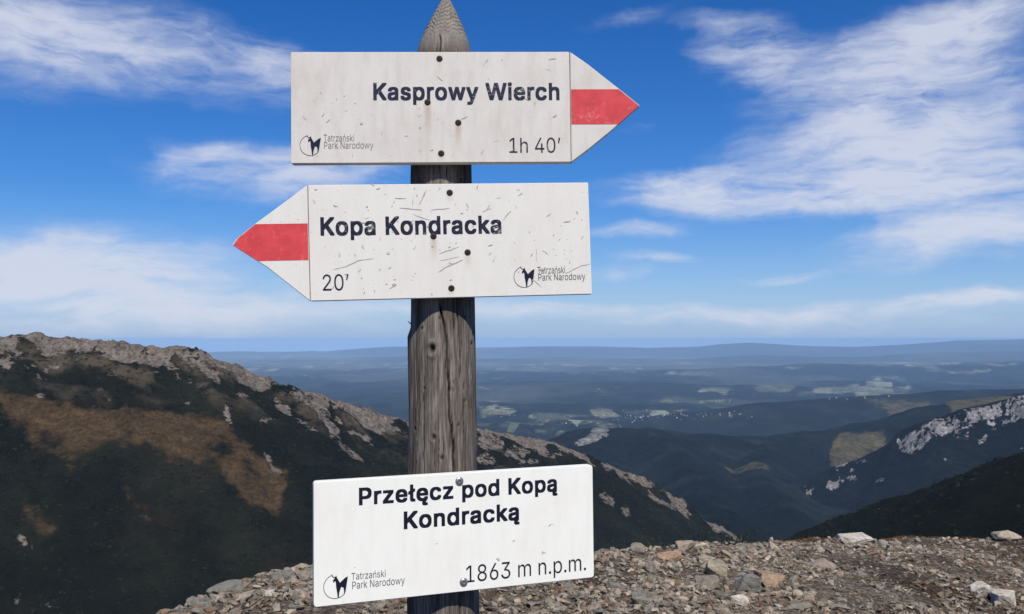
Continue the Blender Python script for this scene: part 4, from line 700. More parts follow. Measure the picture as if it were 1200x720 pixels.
GLYPHS = {" ":[188,[]],".":[188,[[[108,-4,95,-4,83,-4,72,0,63,9,54,18,50,28,50,41,50,54,54,65,63,73,72,82,83,87,95,87,108,87,119,82,128,73,137,65,141,54,141,41,141,28,137,18,128,9,119,0]]]],"0":[453,[[[264,-7,227,-7,189,-7,157,3,130,24,103,45,83,74,69,113,55,152,48,199,48,254,48,309,55,356,69,395,83,434,104,464,130,484,157,505,189,516,227,516,264,516,296,505,323,484,350,464,370,434,384,395,398,356,405,309,405,254,405,199,398,152,384,113,370,74,350,45,323,24,297,3],[202,50,227,50,252,50,273,58,290,74,308,90,321,113,330,144,339,174,344,211,344,254,344,297,339,334,330,365,321,395,308,419,290,435,273,451,252,460,227,460,202,460,180,451,163,435,146,419,132,395,123,365,114,334,109,297,109,254,109,211,114,174,123,144,132,113,146,90,163,74,180,58]]]],"1":[453,[[[181,0,76,0,76,18,76,36,76,55,181,55,286,55,391,55,391,36,391,18,391,0,286,0]],[[250,509,276,509,276,339,276,170,276,0,255,0,234,0,212,0,212,149,212,299,212,448,211,448,210,448,209,448,168,418,127,388,86,358,86,381,86,404,86,427,123,454,161,481,198,509,224,509]]]],"2":[453,[[[172,0,64,0,64,16,64,32,64,47,121,108,177,168,234,229,254,249,270,267,282,282,295,298,304,313,311,327,317,341,320,356,320,371,320,390,316,405,308,419,299,432,288,442,273,449,259,456,242,460,224,460,204,460,187,456,172,447,158,439,147,428,139,413,131,399,127,382,127,362,107,362,86,362,66,362,66,392,72,419,86,442,100,465,119,483,143,496,167,509,194,516,225,516,255,516,282,509,306,497,329,484,348,467,361,445,374,424,381,399,381,372,381,354,378,335,371,318,364,300,353,280,336,259,319,237,296,211,267,180,229,140,191,100,153,60,153,59,153,58,153,57,231,57,310,57,389,57,389,38,389,19,389,0,281,0]]]],"3":[453,[[[252,-7,218,-7,187,-7,158,-1,133,10,107,21,86,37,70,57,54,78,46,103,44,132,66,132,87,132,109,132,111,114,117,99,126,87,136,75,149,65,165,59,181,53,199,50,219,50,239,50,258,53,275,61,292,68,305,79,315,93,324,107,329,124,329,145,329,163,325,181,316,196,307,212,293,224,275,234,256,243,231,248,201,248,186,248,172,248,157,248,157,265,157,282,157,299,200,349,244,399,288,448,288,450,288,451,288,452,215,452,142,452,70,452,70,471,70,490,70,509,171,509,272,509,372,509,372,493,372,477,372,461,319,400,265,339,211,278,211,282,211,285,211,289,249,293,281,288,308,276,335,263,356,246,371,222,386,199,393,173,393,145,393,115,385,89,370,66,355,43,335,25,309,12,282,0]]]],"4":[453,[[[164,105,40,105,40,123,40,141,40,158,109,275,178,392,247,509,268,509,289,509,311,509,243,394,176,280,109,166,109,165,109,164,109,163,210,163,312,163,413,163,413,144,413,125,413,105,289,105]],[[302,0,282,0,282,40,282,81,282,121,282,130,282,138,282,146,282,203,282,260,282,318,302,318,322,318,343,318,343,212,343,106,343,0,322,0]]]],"6":[453,[[[258,-7,226,-7,195,-7,167,0,142,15,118,29,98,49,84,74,71,100,64,129,64,162,64,186,69,212,80,239,91,266,110,300,137,340,176,396,214,453,252,509,276,509,299,509,322,509,265,426,208,344,151,261,149,261,147,261,145,261,150,271,157,280,165,288,174,296,184,302,196,307,207,312,221,314,235,314,266,314,293,308,316,295,339,282,357,263,370,240,382,216,389,189,389,157,389,125,382,97,368,73,354,48,334,28,310,14,286,0],[207,48,226,48,246,48,264,53,279,63,294,72,306,85,314,101,323,118,327,136,327,157,327,178,323,197,314,213,306,230,294,242,279,251,264,261,246,265,226,265,207,265,189,261,174,252,159,243,147,230,138,214,129,198,125,179,125,158,125,137,129,118,138,102,147,85,159,72,174,63,189,53]]]],"8":[453,[[[260,-7,226,-7,192,-7,162,-1,136,11,109,24,89,40,74,62,59,83,52,108,52,135,52,157,56,177,65,195,74,213,86,229,101,241,116,253,133,261,153,265,153,265,153,266,153,267,128,273,108,287,93,308,78,329,70,353,70,380,70,406,77,429,90,450,104,470,122,486,146,498,169,510,196,516,226,516,256,516,283,510,306,498,329,486,348,470,361,450,375,429,382,406,382,380,382,353,374,329,359,308,344,287,325,273,300,267,300,266,300,265,300,265,319,261,336,253,351,241,366,229,378,213,387,195,396,177,401,157,401,135,401,108,393,83,378,62,364,40,343,24,317,11,291,-1],[204,49,226,49,249,49,268,53,285,60,301,68,314,78,323,91,332,105,337,121,337,139,337,158,332,174,322,189,313,203,300,214,283,223,266,231,247,235,226,235,205,235,186,231,169,223,152,214,139,203,130,189,120,174,115,158,115,139,115,121,120,105,129,91,138,78,151,68,167,60,184,53],[208,290,226,290,244,290,260,293,274,300,288,307,299,318,307,330,315,343,319,358,319,376,319,393,315,407,308,420,300,433,289,443,275,449,261,456,245,460,226,460,208,460,191,456,177,449,163,443,152,433,145,420,137,407,133,393,133,376,133,358,137,343,145,330,152,318,163,307,178,300,192,293]]]],"K":[467,[[[146,189,104,145,104,169,104,193,104,216,116,232,128,247,139,261,151,275,162,290,174,303,187,317,199,331,212,344,262,399,313,454,364,509,392,509,420,509,448,509,376,431,304,353,231,276,230,276,229,276,228,276,187,233]],[[82,0,60,0,60,170,60,339,60,509,82,509,103,509,125,509,125,451,125,392,125,334,124,298,124,261,124,225,124,214,124,204,125,193,125,129,125,64,125,0,103,0]],[[398,0,372,0,311,86,249,173,188,259,201,276,215,293,228,309,302,206,375,103,449,0,423,0]]]],"N":[523,[[[82,0,60,0,60,170,60,339,60,509,85,509,111,509,136,509,205,400,274,291,343,183,349,174,355,164,363,151,370,138,379,123,388,107,396,90,405,73,414,55,411,55,408,54,405,54,403,72,401,90,401,108,400,126,399,142,399,157,399,172,399,185,399,195,399,300,399,404,399,509,420,509,442,509,463,509,463,339,463,170,463,0,438,0,412,0,387,0,325,97,264,193,202,290,194,303,186,316,177,331,169,345,159,362,148,381,137,400,123,424,108,452,111,453,115,453,119,454,120,428,121,405,122,384,123,362,124,344,124,328,125,312,125,300,125,291,125,194,125,97,125,0,103,0]]]],"P":[445,[[[82,0,60,0,60,170,60,339,60,509,118,509,177,509,235,509,274,509,307,502,332,487,358,473,377,454,390,430,402,405,409,378,409,348,409,317,402,290,390,265,377,241,358,222,332,207,307,193,274,186,235,186,193,186,151,186,109,186,109,205,109,224,109,242,150,242,191,242,233,242,259,242,281,247,297,256,313,265,325,278,333,294,341,310,344,328,344,348,344,368,341,386,333,402,325,417,313,430,297,439,280,448,259,452,232,452,196,452,160,452,125,452,125,301,125,151,125,0,103,0]]]],"T":[449,[[[85,452,32,452,32,471,32,490,32,509,160,509,288,509,417,509,417,490,417,471,417,452,363,452,310,452,257,452,257,301,257,151,257,0,235,0,214,0,193,0,193,151,193,301,193,452,139,452]]]],"W":[686,[[[180,0,155,0,109,170,63,339,16,509,38,509,60,509,82,509,109,404,136,300,163,196,168,179,172,163,175,145,179,128,183,111,187,94,190,76,194,58,197,40,194,40,192,40,189,40,193,58,196,76,200,94,203,111,207,128,211,145,215,163,220,179,224,196,251,300,279,404,306,509,331,509,355,509,380,509,407,404,434,300,462,196,466,179,470,163,474,145,478,128,482,111,486,94,490,76,494,58,497,40,494,40,491,40,488,40,492,58,495,76,499,94,502,111,506,128,510,145,515,163,519,179,523,196,550,300,576,404,603,509,625,509,647,509,670,509,623,339,577,170,530,0,505,0,480,0,455,0,426,108,397,215,368,323,362,344,357,367,351,391,346,416,341,444,336,475,341,475,345,475,350,475,345,445,340,419,335,395,330,371,324,347,318,323,289,215,260,108,230,0,205,0]]]],"a":[389,[[[182,-9,160,-9,136,-9,114,-4,94,5,75,14,59,27,48,45,36,62,30,83,30,108,30,130,35,147,43,161,52,175,63,185,78,193,92,201,108,207,125,211,143,215,160,218,178,220,201,223,219,225,234,227,248,228,258,231,265,235,272,239,276,245,276,255,276,255,276,256,276,257,276,272,273,286,267,297,261,308,252,316,240,322,228,328,213,331,196,331,178,331,162,328,149,322,136,317,126,309,118,301,110,292,104,283,100,274,80,280,61,285,41,291,50,314,62,332,79,346,95,360,113,369,133,375,153,381,173,384,194,384,208,384,223,383,239,379,255,376,271,370,286,360,301,351,313,338,322,320,332,303,337,280,337,251,337,168,337,84,337,0,317,0,297,0,277,0,277,17,277,35,277,52,275,52,274,52,272,52,268,43,261,34,252,25,243,15,230,7,215,1,200,-5],[155,45,170,45,193,45,212,50,228,59,243,68,255,79,263,93,271,107,276,122,276,138,276,155,276,173,276,190,273,187,268,184,259,182,251,180,242,178,231,176,221,174,210,172,200,171,190,170,182,169,175,168,161,166,147,163,134,159,121,154,111,148,103,139,96,131,92,119,92,105,92,92,95,81,102,72,109,63,118,57,130,52,142,48]]]],"c":[396,[[[226,-8,207,-8,173,-8,143,0,117,16,91,33,71,56,56,85,41,114,34,149,34,187,34,227,41,262,56,291,71,321,91,343,117,360,143,376,173,384,207,384,226,384,243,382,260,377,276,372,292,365,305,356,319,347,330,335,340,322,350,309,357,294,362,277,342,272,322,267,303,262,300,272,296,281,290,289,285,297,278,305,270,311,262,317,253,322,242,325,232,328,220,330,207,330,182,330,161,323,145,310,129,297,116,280,108,258,100,237,96,213,96,187,96,162,100,139,108,117,116,96,129,79,145,66,161,53,182,46,207,46,220,46,232,48,243,52,253,55,263,60,271,66,279,72,286,80,292,89,297,97,301,107,304,117,324,112,343,107,363,102,358,85,351,70,341,56,332,43,320,31,306,21,293,12,277,4,261,-1,244,-6]]]],"d":[424,[[[219,-8,195,-8,164,-8,136,0,111,16,87,32,68,55,55,84,41,114,34,149,34,189,34,229,41,263,55,293,69,322,88,345,112,361,136,376,164,384,196,384,219,384,238,381,253,373,268,365,279,356,287,346,296,336,302,327,306,319,308,319,309,319,311,319,311,382,311,446,311,509,331,509,351,509,372,509,372,339,372,170,372,0,352,0,332,0,313,0,313,20,313,39,313,59,311,59,309,59,307,59,302,51,295,42,287,31,278,21,267,12,252,4,238,-4],[181,47,205,47,227,47,247,53,263,65,279,77,291,94,299,115,308,136,312,161,312,189,312,217,308,242,300,263,292,284,279,300,263,312,247,324,228,330,205,330,181,330,161,324,145,311,129,299,116,282,108,261,100,240,96,216,96,189,96,162,100,138,109,117,117,95,129,78,145,66,161,53]]]],"e":[404,[[[238,-8,212,-8,175,-8,143,0,117,16,90,33,70,56,56,85,41,114,34,148,34,187,34,226,41,260,55,290,69,319,89,343,115,359,141,376,171,384,205,384,226,384,246,381,266,374,285,367,303,356,319,341,335,326,348,306,357,282,366,258,371,228,371,194,371,186,371,178,371,169,272,169,174,169,75,169,75,187,75,204,75,221,163,221,250,221,338,221,329,215,319,208,310,202,310,227,306,249,298,269,290,288,278,303,263,314,247,325,228,330,205,330,182,330,163,325,146,313,130,302,118,288,109,270,100,251,96,232,96,211,96,200,96,189,96,178,96,150,101,126,110,106,120,87,134,72,151,61,168,51,189,46,212,46,228,46,241,48,254,53,266,57,277,64,285,73,294,82,301,93,306,105,325,101,345,96,365,91,359,71,349,54,335,39,321,24,303,13,283,4,262,-4]]]],"h":[410,[[[114,249,114,227,114,151,114,76,114,0,93,0,73,0,53,0,53,170,53,339,53,509,73,509,93,509,114,509,114,435,114,361,114,287,110,287,106,287,102,287,114,322,131,347,152,362,174,377,199,384,227,384,253,384,276,379,295,369,315,358,330,342,341,321,352,299,357,273,357,240,357,160,357,80,357,0,337,0,316,0,296,0,296,78,296,157,296,235,296,265,288,288,273,304,258,321,237,329,210,329,192,329,175,325,161,317,146,309,135,298,126,283,118,267]]]],"i":[167,[[[73,0,53,0,53,126,53,253,53,379,73,379,93,379,114,379,114,253,114,126,114,0,93,0]],[[95,443,84,443,72,443,62,447,54,455,45,462,41,472,41,483,41,494,45,504,54,512,62,520,72,524,84,524,95,524,106,520,114,512,122,504,126,494,126,483,126,472,122,462,114,455,106,447]]]],"k":[381,[[[132,158,110,137,110,162,110,187,110,212,113,212,117,212,121,212,175,268,230,323,284,379,310,379,335,379,360,379,301,319,243,259,184,199,182,199,179,199,177,199,155,178]],[[73,0,53,0,53,170,53,339,53,509,73,509,93,509,114,509,114,339,114,170,114,0,93,0]],[[320,0,294,0,245,62,197,124,148,186,162,200,177,214,191,229,252,152,312,76,372,0,346,0]]]],"m":[610,[[[73,0,53,0,53,126,53,253,53,379,72,379,92,379,112,379,112,351,112,323,112,295,111,295,109,295,108,295,113,316,121,332,132,346,144,359,157,369,172,376,187,383,203,386,219,386,247,386,270,378,287,361,305,344,316,322,321,295,318,295,315,295,312,295,317,313,325,329,337,343,349,357,364,367,381,375,398,382,416,386,437,386,459,386,479,381,497,372,515,362,530,348,541,328,551,309,557,285,557,255,557,170,557,85,557,0,536,0,516,0,496,0,496,85,496,169,496,254,496,281,488,301,473,313,457,325,439,330,419,330,402,330,387,327,374,320,362,313,352,303,345,290,339,278,335,263,335,247,335,165,335,82,335,0,315,0,295,0,274,0,274,87,274,173,274,260,274,281,267,298,253,311,239,324,221,330,199,330,185,330,171,327,158,320,144,313,134,303,126,289,118,276,114,258,114,238,114,159,114,79,114,0,93,0]]]],"n":[410,[[[114,249,114,227,114,151,114,76,114,0,93,0,73,0,53,0,53,126,53,253,53,379,72,379,92,379,112,379,112,349,112,318,112,287,109,287,106,287,102,287,114,322,131,347,152,362,174,377,199,384,227,384,253,384,276,379,295,369,314,358,330,342,341,321,352,299,357,273,357,240,357,160,357,80,357,0,337,0,316,0,296,0,296,78,296,157,296,235,296,265,288,288,273,304,258,321,237,329,210,329,192,329,175,325,161,317,146,309,135,298,126,283,118,267]]]],"o":[415,[[[242,-8,207,-8,173,-8,143,0,117,16,91,33,71,56,56,85,41,114,34,149,34,187,34,227,41,262,56,291,71,321,91,343,117,360,143,376,173,384,207,384,242,384,273,376,299,360,325,343,345,321,359,291,374,262,381,227,381,187,381,149,374,114,359,85,345,56,325,33,299,16,273,0],[182,46,207,46,233,46,254,53,270,66,287,79,299,96,307,117,315,139,319,162,319,187,319,213,315,236,307,258,299,280,287,297,270,310,254,323,233,330,207,330,182,330,161,323,145,310,129,297,116,280,108,258,100,237,96,213,96,187,96,162,100,139,108,117,116,96,129,79,145,66,161,53]]]],"p":[424,[[[73,-143,53,-143,53,31,53,205,53,379,72,379,92,379,112,379,112,359,112,339,112,319,114,319,116,319,118,319,123,327,129,336,137,346,145,356,157,365,171,373,186,381,205,384,229,384,261,384,289,376,313,361,337,345,356,322,370,293,383,263,390,229,390,189,390,149,383,114,370,84,356,55,337,32,313,16,289,0,261,-8,229,-8,206,-8,187,-4,173,4,158,12,146,21,138,31,130,42,123,51,118,59,117,59,115,59,114,59,114,-8,114,-76,114,-143,93,-143],[197,47,220,47,244,47,263,53,279,66,295,78,308,95,316,117,324,138,328,162,328,189,328,216,324,240,316,261,308,282,296,299,280,311,264,324,244,330,220,330,197,330,177,324,161,312,145,300,133,284,125,263,117,242,113,217,113,189,113,161,117,136,125,115,133,94,146,77,162,65,178,53]]]],"r":[259,[[[73,0,53,0,53,126,53,253,53,379,72,379,92,379,112,379,112,360,112,340,112,321,113,321,114,321,115,321,122,340,135,355,152,367,170,379,190,385,213,385,218,385,223,385,229,384,235,384,240,384,243,384,243,363,243,343,243,322,242,323,237,323,230,324,223,325,215,326,207,326,189,326,173,322,159,315,145,307,134,297,126,284,118,270,114,255,114,237,114,158,114,79,114,0,93,0]]]],"s":[365,[[[211,-8,182,-8,156,-8,133,-4,112,3,92,11,75,23,62,38,49,53,40,72,36,94,55,98,74,102,94,107,99,86,109,70,124,60,139,50,158,45,181,45,208,45,229,51,244,62,260,74,268,87,268,103,268,116,263,127,254,136,245,144,231,151,212,155,191,160,170,165,149,170,115,178,89,191,72,208,55,225,47,247,47,274,47,296,53,315,65,332,77,348,94,361,115,370,136,380,160,384,187,384,213,384,235,380,254,372,272,365,287,353,299,339,310,325,319,309,324,290,305,286,287,281,268,277,263,292,255,304,243,316,230,327,212,333,187,333,165,333,146,327,131,317,116,306,109,293,109,277,109,263,114,252,124,243,134,235,150,228,172,223,191,218,210,214,229,209,264,201,290,188,306,171,323,154,331,133,331,107,331,84,325,64,312,47,300,30,282,16,260,6,237,-3]]]],"t":[227,[[[138,379,204,379,204,362,204,344,204,327,138,327,72,327,6,327,6,344,6,362,6,379,72,379]],[[65,345,65,471,85,471,106,471,126,471,126,347,126,222,126,98,126,81,129,69,136,61,143,54,154,50,170,50,174,50,179,50,185,51,191,52,197,53,202,54,206,36,209,19,213,2,207,0,200,-2,192,-3,184,-4,176,-4,168,-4,136,-4,110,4,92,21,74,38,65,62,65,93,65,219]]]],"w":[567,[[[158,0,138,0,99,126,61,253,23,379,44,379,66,379,87,379,103,324,118,269,133,214,140,191,147,165,154,137,161,108,168,76,175,41,172,41,168,41,165,41,172,75,179,106,186,135,193,163,199,190,206,214,221,269,237,324,252,379,273,379,295,379,316,379,332,324,347,269,362,214,368,190,375,164,382,136,388,107,395,76,402,41,399,41,395,41,391,41,399,75,406,107,413,135,420,164,427,190,434,214,449,269,465,324,480,379,502,379,523,379,545,379,506,253,468,126,429,0,409,0,389,0,368,0,352,57,335,114,319,172,314,189,309,207,305,225,300,243,295,261,291,280,286,299,281,318,277,338,281,338,286,338,291,338,286,319,281,299,277,280,272,261,267,243,263,225,258,206,253,189,248,172,231,114,215,57,199,0,178,0]]]],"y":[389,[[[51,-140,47,-139,52,-121,57,-103,61,-86,65,-86,68,-87,71,-87,83,-90,94,-91,104,-89,114,-87,122,-82,130,-74,138,-66,145,-53,151,-36,155,-24,159,-13,163,-1,114,126,66,252,17,379,40,379,62,379,84,379,111,305,138,230,165,155,174,132,181,109,187,87,193,64,199,42,206,21,198,21,191,21,184,21,190,42,196,64,202,87,209,110,216,132,224,155,251,230,278,305,305,379,327,379,349,379,371,379,316,234,260,88,204,-58,196,-78,187,-94,177,-107,166,-120,153,-129,139,-136,125,-142,109,-145,91,-145,81,-145,72,-144,65,-143,57,-142]]]],"z":[380,[[[141,0,42,0,42,15,42,30,42,46,112,137,183,228,254,320,254,321,254,322,254,323,185,323,117,323,48,323,48,342,48,361,48,379,143,379,238,379,333,379,333,363,333,347,333,331,264,241,195,150,126,60,126,59,126,58,126,56,197,56,268,56,339,56,339,38,339,19,339,0,240,0]]]],"ą":[389,[[[182,-9,160,-9,136,-9,114,-4,94,5,75,14,59,27,48,45,36,62,30,83,30,108,30,130,35,147,43,161,52,175,63,185,78,193,92,201,108,207,125,211,143,215,160,218,178,220,201,223,219,225,234,227,248,228,258,231,265,235,272,239,276,245,276,255,276,255,276,256,276,257,276,272,273,286,267,297,261,308,252,316,240,322,228,328,213,331,196,331,178,331,162,328,149,322,136,317,126,309,118,301,110,292,104,283,100,274,80,280,61,285,41,291,50,314,62,332,79,346,95,360,113,369,133,375,153,381,173,384,194,384,208,384,223,383,239,379,255,376,271,370,286,360,301,351,313,338,322,320,332,303,337,280,337,251,337,168,337,84,337,0,317,0,297,0,277,0,277,17,277,35,277,52,275,52,274,52,272,52,268,43,261,34,252,25,243,15,230,7,215,1,200,-5],[155,45,170,45,193,45,212,50,228,59,243,68,255,79,263,93,271,107,276,122,276,138,276,155,276,173,276,190,273,187,268,184,259,182,251,180,242,178,231,176,221,174,210,172,200,171,190,170,182,169,175,168,161,166,147,163,134,159,121,154,111,148,103,139,96,131,92,119,92,105,92,92,95,81,102,72,109,63,118,57,130,52,142,48]],[[311,-145,297,-145,276,-145,257,-139,242,-128,226,-117,219,-101,219,-79,219,-63,224,-48,234,-34,244,-20,258,-7,276,5,296,4,316,2,337,0,321,-12,308,-23,297,-32,285,-42,280,-54,280,-68,280,-76,282,-82,287,-87,292,-91,299,-94,308,-94,315,-94,320,-93,326,-91,331,-89,335,-88,339,-86,345,-100,351,-115,357,-130,350,-133,342,-137,332,-140,322,-143]]]],"ę":[404,[[[238,-8,212,-8,175,-8,143,0,117,16,90,33,70,56,56,85,41,114,34,148,34,187,34,226,41,260,55,290,69,319,89,343,115,359,141,376,171,384,205,384,226,384,246,381,266,374,285,367,303,356,319,341,335,326,348,306,357,282,366,258,371,228,371,194,371,186,371,178,371,169,272,169,174,169,75,169,75,187,75,204,75,221,163,221,250,221,338,221,329,215,319,208,310,202,310,227,306,249,298,269,290,288,278,303,263,314,247,325,228,330,205,330,182,330,163,325,146,313,130,302,118,288,109,270,100,251,96,232,96,211,96,200,96,189,96,178,96,150,101,126,110,106,120,87,134,72,151,61,168,51,189,46,212,46,228,46,241,48,254,53,266,57,277,64,285,73,294,82,301,93,306,105,325,101,345,96,365,91,359,71,349,54,335,39,321,24,303,13,283,4,262,-4]],[[313,-148,299,-148,277,-148,258,-143,243,-131,227,-120,220,-104,220,-82,220,-74,221,-66,223,-58,226,-50,229,-41,234,-33,238,-25,243,-17,249,-9,255,0,262,9,269,17,301,42,333,66,365,91,359,71,351,54,342,38,332,22,323,8,314,-4,304,-17,297,-28,290,-39,284,-50,281,-60,281,-70,281,-79,283,-85,288,-90,293,-95,300,-97,310,-97,316,-97,322,-96,327,-94,332,-92,337,-90,341,-88,347,-103,353,-118,358,-133,352,-137,343,-140,334,-143,324,-147]]]],"ł":[207,[[[158,-2,151,-2,121,-2,99,5,85,20,71,35,64,57,64,84,64,226,64,367,64,509,84,509,105,509,125,509,125,372,125,235,125,99,125,81,127,69,131,62,136,55,144,52,157,52,164,52,168,52,172,53,175,53,178,54,181,54,185,37,188,20,192,3,187,1,180,0,173,-1,166,-2]],[[65,259,6,225,6,244,6,262,6,280,65,314,124,348,183,382,183,364,183,346,183,328,124,294]]]],"ń":[410,[[[114,249,114,227,114,151,114,76,114,0,93,0,73,0,53,0,53,126,53,253,53,379,72,379,92,379,112,379,112,349,112,318,112,287,109,287,106,287,102,287,114,322,131,347,152,362,174,377,199,384,227,384,253,384,276,379,295,369,314,358,330,342,341,321,352,299,357,273,357,240,357,160,357,80,357,0,337,0,316,0,296,0,296,78,296,157,296,235,296,265,288,288,273,304,258,321,237,329,210,329,192,329,175,325,161,317,146,309,135,298,126,283,118,267]],[[195,429,178,429,194,462,210,496,226,529,248,529,271,529,294,529,272,496,250,462,228,429,211,429]]]],"’":[177,[[[67,318,52,318,62,382,72,445,82,509,105,509,128,509,151,509,133,445,116,382,98,318,83,318]]]]}
from mathutils.geometry import delaunay_2d_cdt
GLYPH_MESH = {}
def glyph_mesh(ch):
    """outline (bezier control points, 1000 to the em) -> filled triangles, overlapping contours united"""
    if ch in GLYPH_MESH: return GLYPH_MESH[ch]
    loops = []
    for grp in GLYPHS[ch][1]:
        for sp in grp:
            n = len(sp) // 6; P = [sp[6 * i:6 * i + 6] for i in range(n)]; out = []
            for i in range(n):
                a_, b_ = P[i], P[(i + 1) % n]
                p0, p1, p2, p3 = (Vector((a_[2], a_[3])), Vector((a_[4], a_[5])), Vector((b_[0], b_[1])), Vector((b_[2], b_[3])))
                straight = (p1 - p0).length + (p2 - p1).length + (p3 - p2).length < (p3 - p0).length * 1.0005 + 0.5
                for k in range(1 if straight else 5):
                    t = k / 5; u = 1 - t
                    out.append(p0 * u ** 3 + p1 * 3 * u * u * t + p2 * 3 * u * t * t + p3 * t ** 3)
            loops.append([v / 1000 for v in out])
    vs, es = [], []
    for lp in loops:
        o0 = len(vs); vs += lp; es += [(o0 + i, o0 + (i + 1) % len(lp)) for i in range(len(lp))]
    if not vs: GLYPH_MESH[ch] = ([], []); return GLYPH_MESH[ch]
    cv, _, cf, _, _, _ = delaunay_2d_cdt(vs, es, [], 0, 1e-6)
    keep = []
    for f in cf:
        c_ = sum((cv[i] for i in f), Vector((0, 0))) / len(f); wn = 0
        for lp in loops:
            for i in range(len(lp)):
                a_, b_ = lp[i], lp[(i + 1) % len(lp)]
                if (a_.y <= c_.y) != (b_.y <= c_.y):
                    xx = a_.x + (c_.y - a_.y) / (b_.y - a_.y) * (b_.x - a_.x)
                    if xx > c_.x: wn += 1 if b_.y > a_.y else -1
        if wn != 0: keep.append(list(f))
    GLYPH_MESH[ch] = ([(v.x, v.y) for v in cv], keep)
    return GLYPH_MESH[ch]

def lettering(name, s, x0, x1, base, cap, weight, mat, parent, y=-0.0004, track=0.0, slope=0.0):
    """text as thin print: glyph outlines scaled to the cap height and to the measured width"""
    pen = 0.0; adv = []
    for ch in s: adv.append(pen); pen += GLYPHS[ch][0] / 1000 + track
    allx = [p + v[0] for ch, p in zip(s, adv) for v in glyph_mesh(ch)[0]]
    lo, hi = min(allx), max(allx)
    CAP = max(v[1] for v in glyph_mesh('K')[0])
    w_ = max(weight, 0)
    kz = cap / (CAP + 1.6 * w_); base = base + w_ * 0.8 * kz; kx = (x1 - x0) / (hi - lo)
    # heavier strokes: the same outline laid down again a hair aside in eight directions
    sh = [(0, 0)] + ([(a_ * w_, b_ * w_) for a_, b_ in ((-1, -1), (1, -1), (1, 1), (-1, 1), (1, 0), (-1, 0), (0, 1), (0, -1))] if w_ > 0 else [])
    words = []
    for ch, p in zip(s, adv):
        if ch == ' ' or not words: words.append([])
        if ch != ' ': words[-1].append((ch, p))
    for word in words:
        verts, faces = [], []
        for ch, p in word:
            gv, gf = glyph_mesh(ch)
            for li, (ox, oz) in enumerate(sh):
                o0 = len(verts); yy = y - 0.000004 * li
                for vx, vz in gv:
                    xx = x0 + (p + vx + ox * 0.95 - lo) * kx
                    verts.append((xx, yy, base + (vz + oz * 0.8) * kz + slope * (xx - x0)))
                for f in gf: faces.append([o0 + i for i in f])
        me = bpy.data.meshes.new(name); me.from_pydata(verts, [], faces)
        bm = bmesh.new(); bm.from_mesh(me)
        for f in bm.faces:
            f.normal_update()
            if f.normal.y > 0: f.normal_flip()
        bm.to_mesh(me); bm.free()
        link(name, me, mat, parent)

CHAMOIS = [(215,230),(208,212),(213,196),(226,184),(236,170),(241,152),(247,150),(252,172),(262,190),(274,212),(290,238),(302,226),(330,202),(350,185),(382,174),(376,190),(369,196),
           (372,230),(368,262),(362,300),(355,342),(342,376),(333,372),(337,335),(328,296),(318,282),(303,288),(292,318),(280,352),(277,404),(262,408),(257,360),(249,312),(244,280),(242,240),(237,214),(228,218),(222,230)]
HORN = [(236,176),(214,174),(198,160),(190,146),(196,134),(202,130),(200,140),(198,146),(206,158),(220,166),(238,164)]
def emblem(cx_, cz_, rad, mat, parent, y=-0.0005):
    bm = bmesh.new(); s_ = rad / 140.0
    P_ = lambda p, dy=0.0: bm.verts.new((cx_ + (p[0] - 240) * s_, y - dy, cz_ - (p[1] - 275) * s_))
    for poly, dy in ((CHAMOIS, 0), (HORN, 0.00004)):
        f = bm.faces.new([P_(p, dy) for p in poly])
    n = 48; a0, a1 = R(111), R(315)
    inn, out = [], []
    for k in range(n + 1):
        t = a0 + (a1 - a0) * k / n
        inn.append(P_((240 + 136.5 * math.cos(t), 275 - 136.5 * math.sin(t)), 0.00008)); out.append(P_((240 + 142.5 * math.cos(t), 275 - 142.5 * math.sin(t)), 0.00008))
    for k in range(n): bm.faces.new((inn[k], inn[k + 1], out[k + 1], out[k]))
    bmesh.ops.triangulate(bm, faces=[f for f in bm.faces if len(f.verts) > 4])
    for f in bm.faces:
        f.normal_update()
        if f.normal.y > 0: f.normal_flip()
    me = bpy.data.meshes.new('park_emblem'); bm.to_mesh(me); bm.free()
    return link('park_emblem', me, mat, parent)

m_rust, T, b = material('rusty_screw', 0.6, 0.4)
n_ = T.noise(T.n('ShaderNodeTexCoord').outputs['Object'], 400, 4, 0.6)
set_in(T, b, 'Base Color', T.ramp(n_, [(0.3, (0.012, 0.009, 0.008)), (0.7, (0.05, 0.028, 0.018))])); b.inputs['Metallic'].default_value = 0.3
m_zinc, T, b = material('zinc_screw', 0.42, 0.5); b.inputs['Metallic'].default_value = 0.75
n_ = T.noise(T.n('ShaderNodeTexCoord').outputs['Object'], 300, 4, 0.6)
set_in(T, b, 'Base Color', T.ramp(n_, [(0.3, (0.20, 0.19, 0.19)), (0.7, (0.48, 0.47, 0.47))]))
m_washer, T, b = material('dark_rim', 0.8, 0.2)
n_ = T.noise(T.n('ShaderNodeTexCoord').outputs['Object'], 300, 4, 0.6)
set_in(T, b, 'Base Color', T.ramp(n_, [(0.3, (0.02, 0.016, 0.013)), (0.7, (0.09, 0.06, 0.045))]))

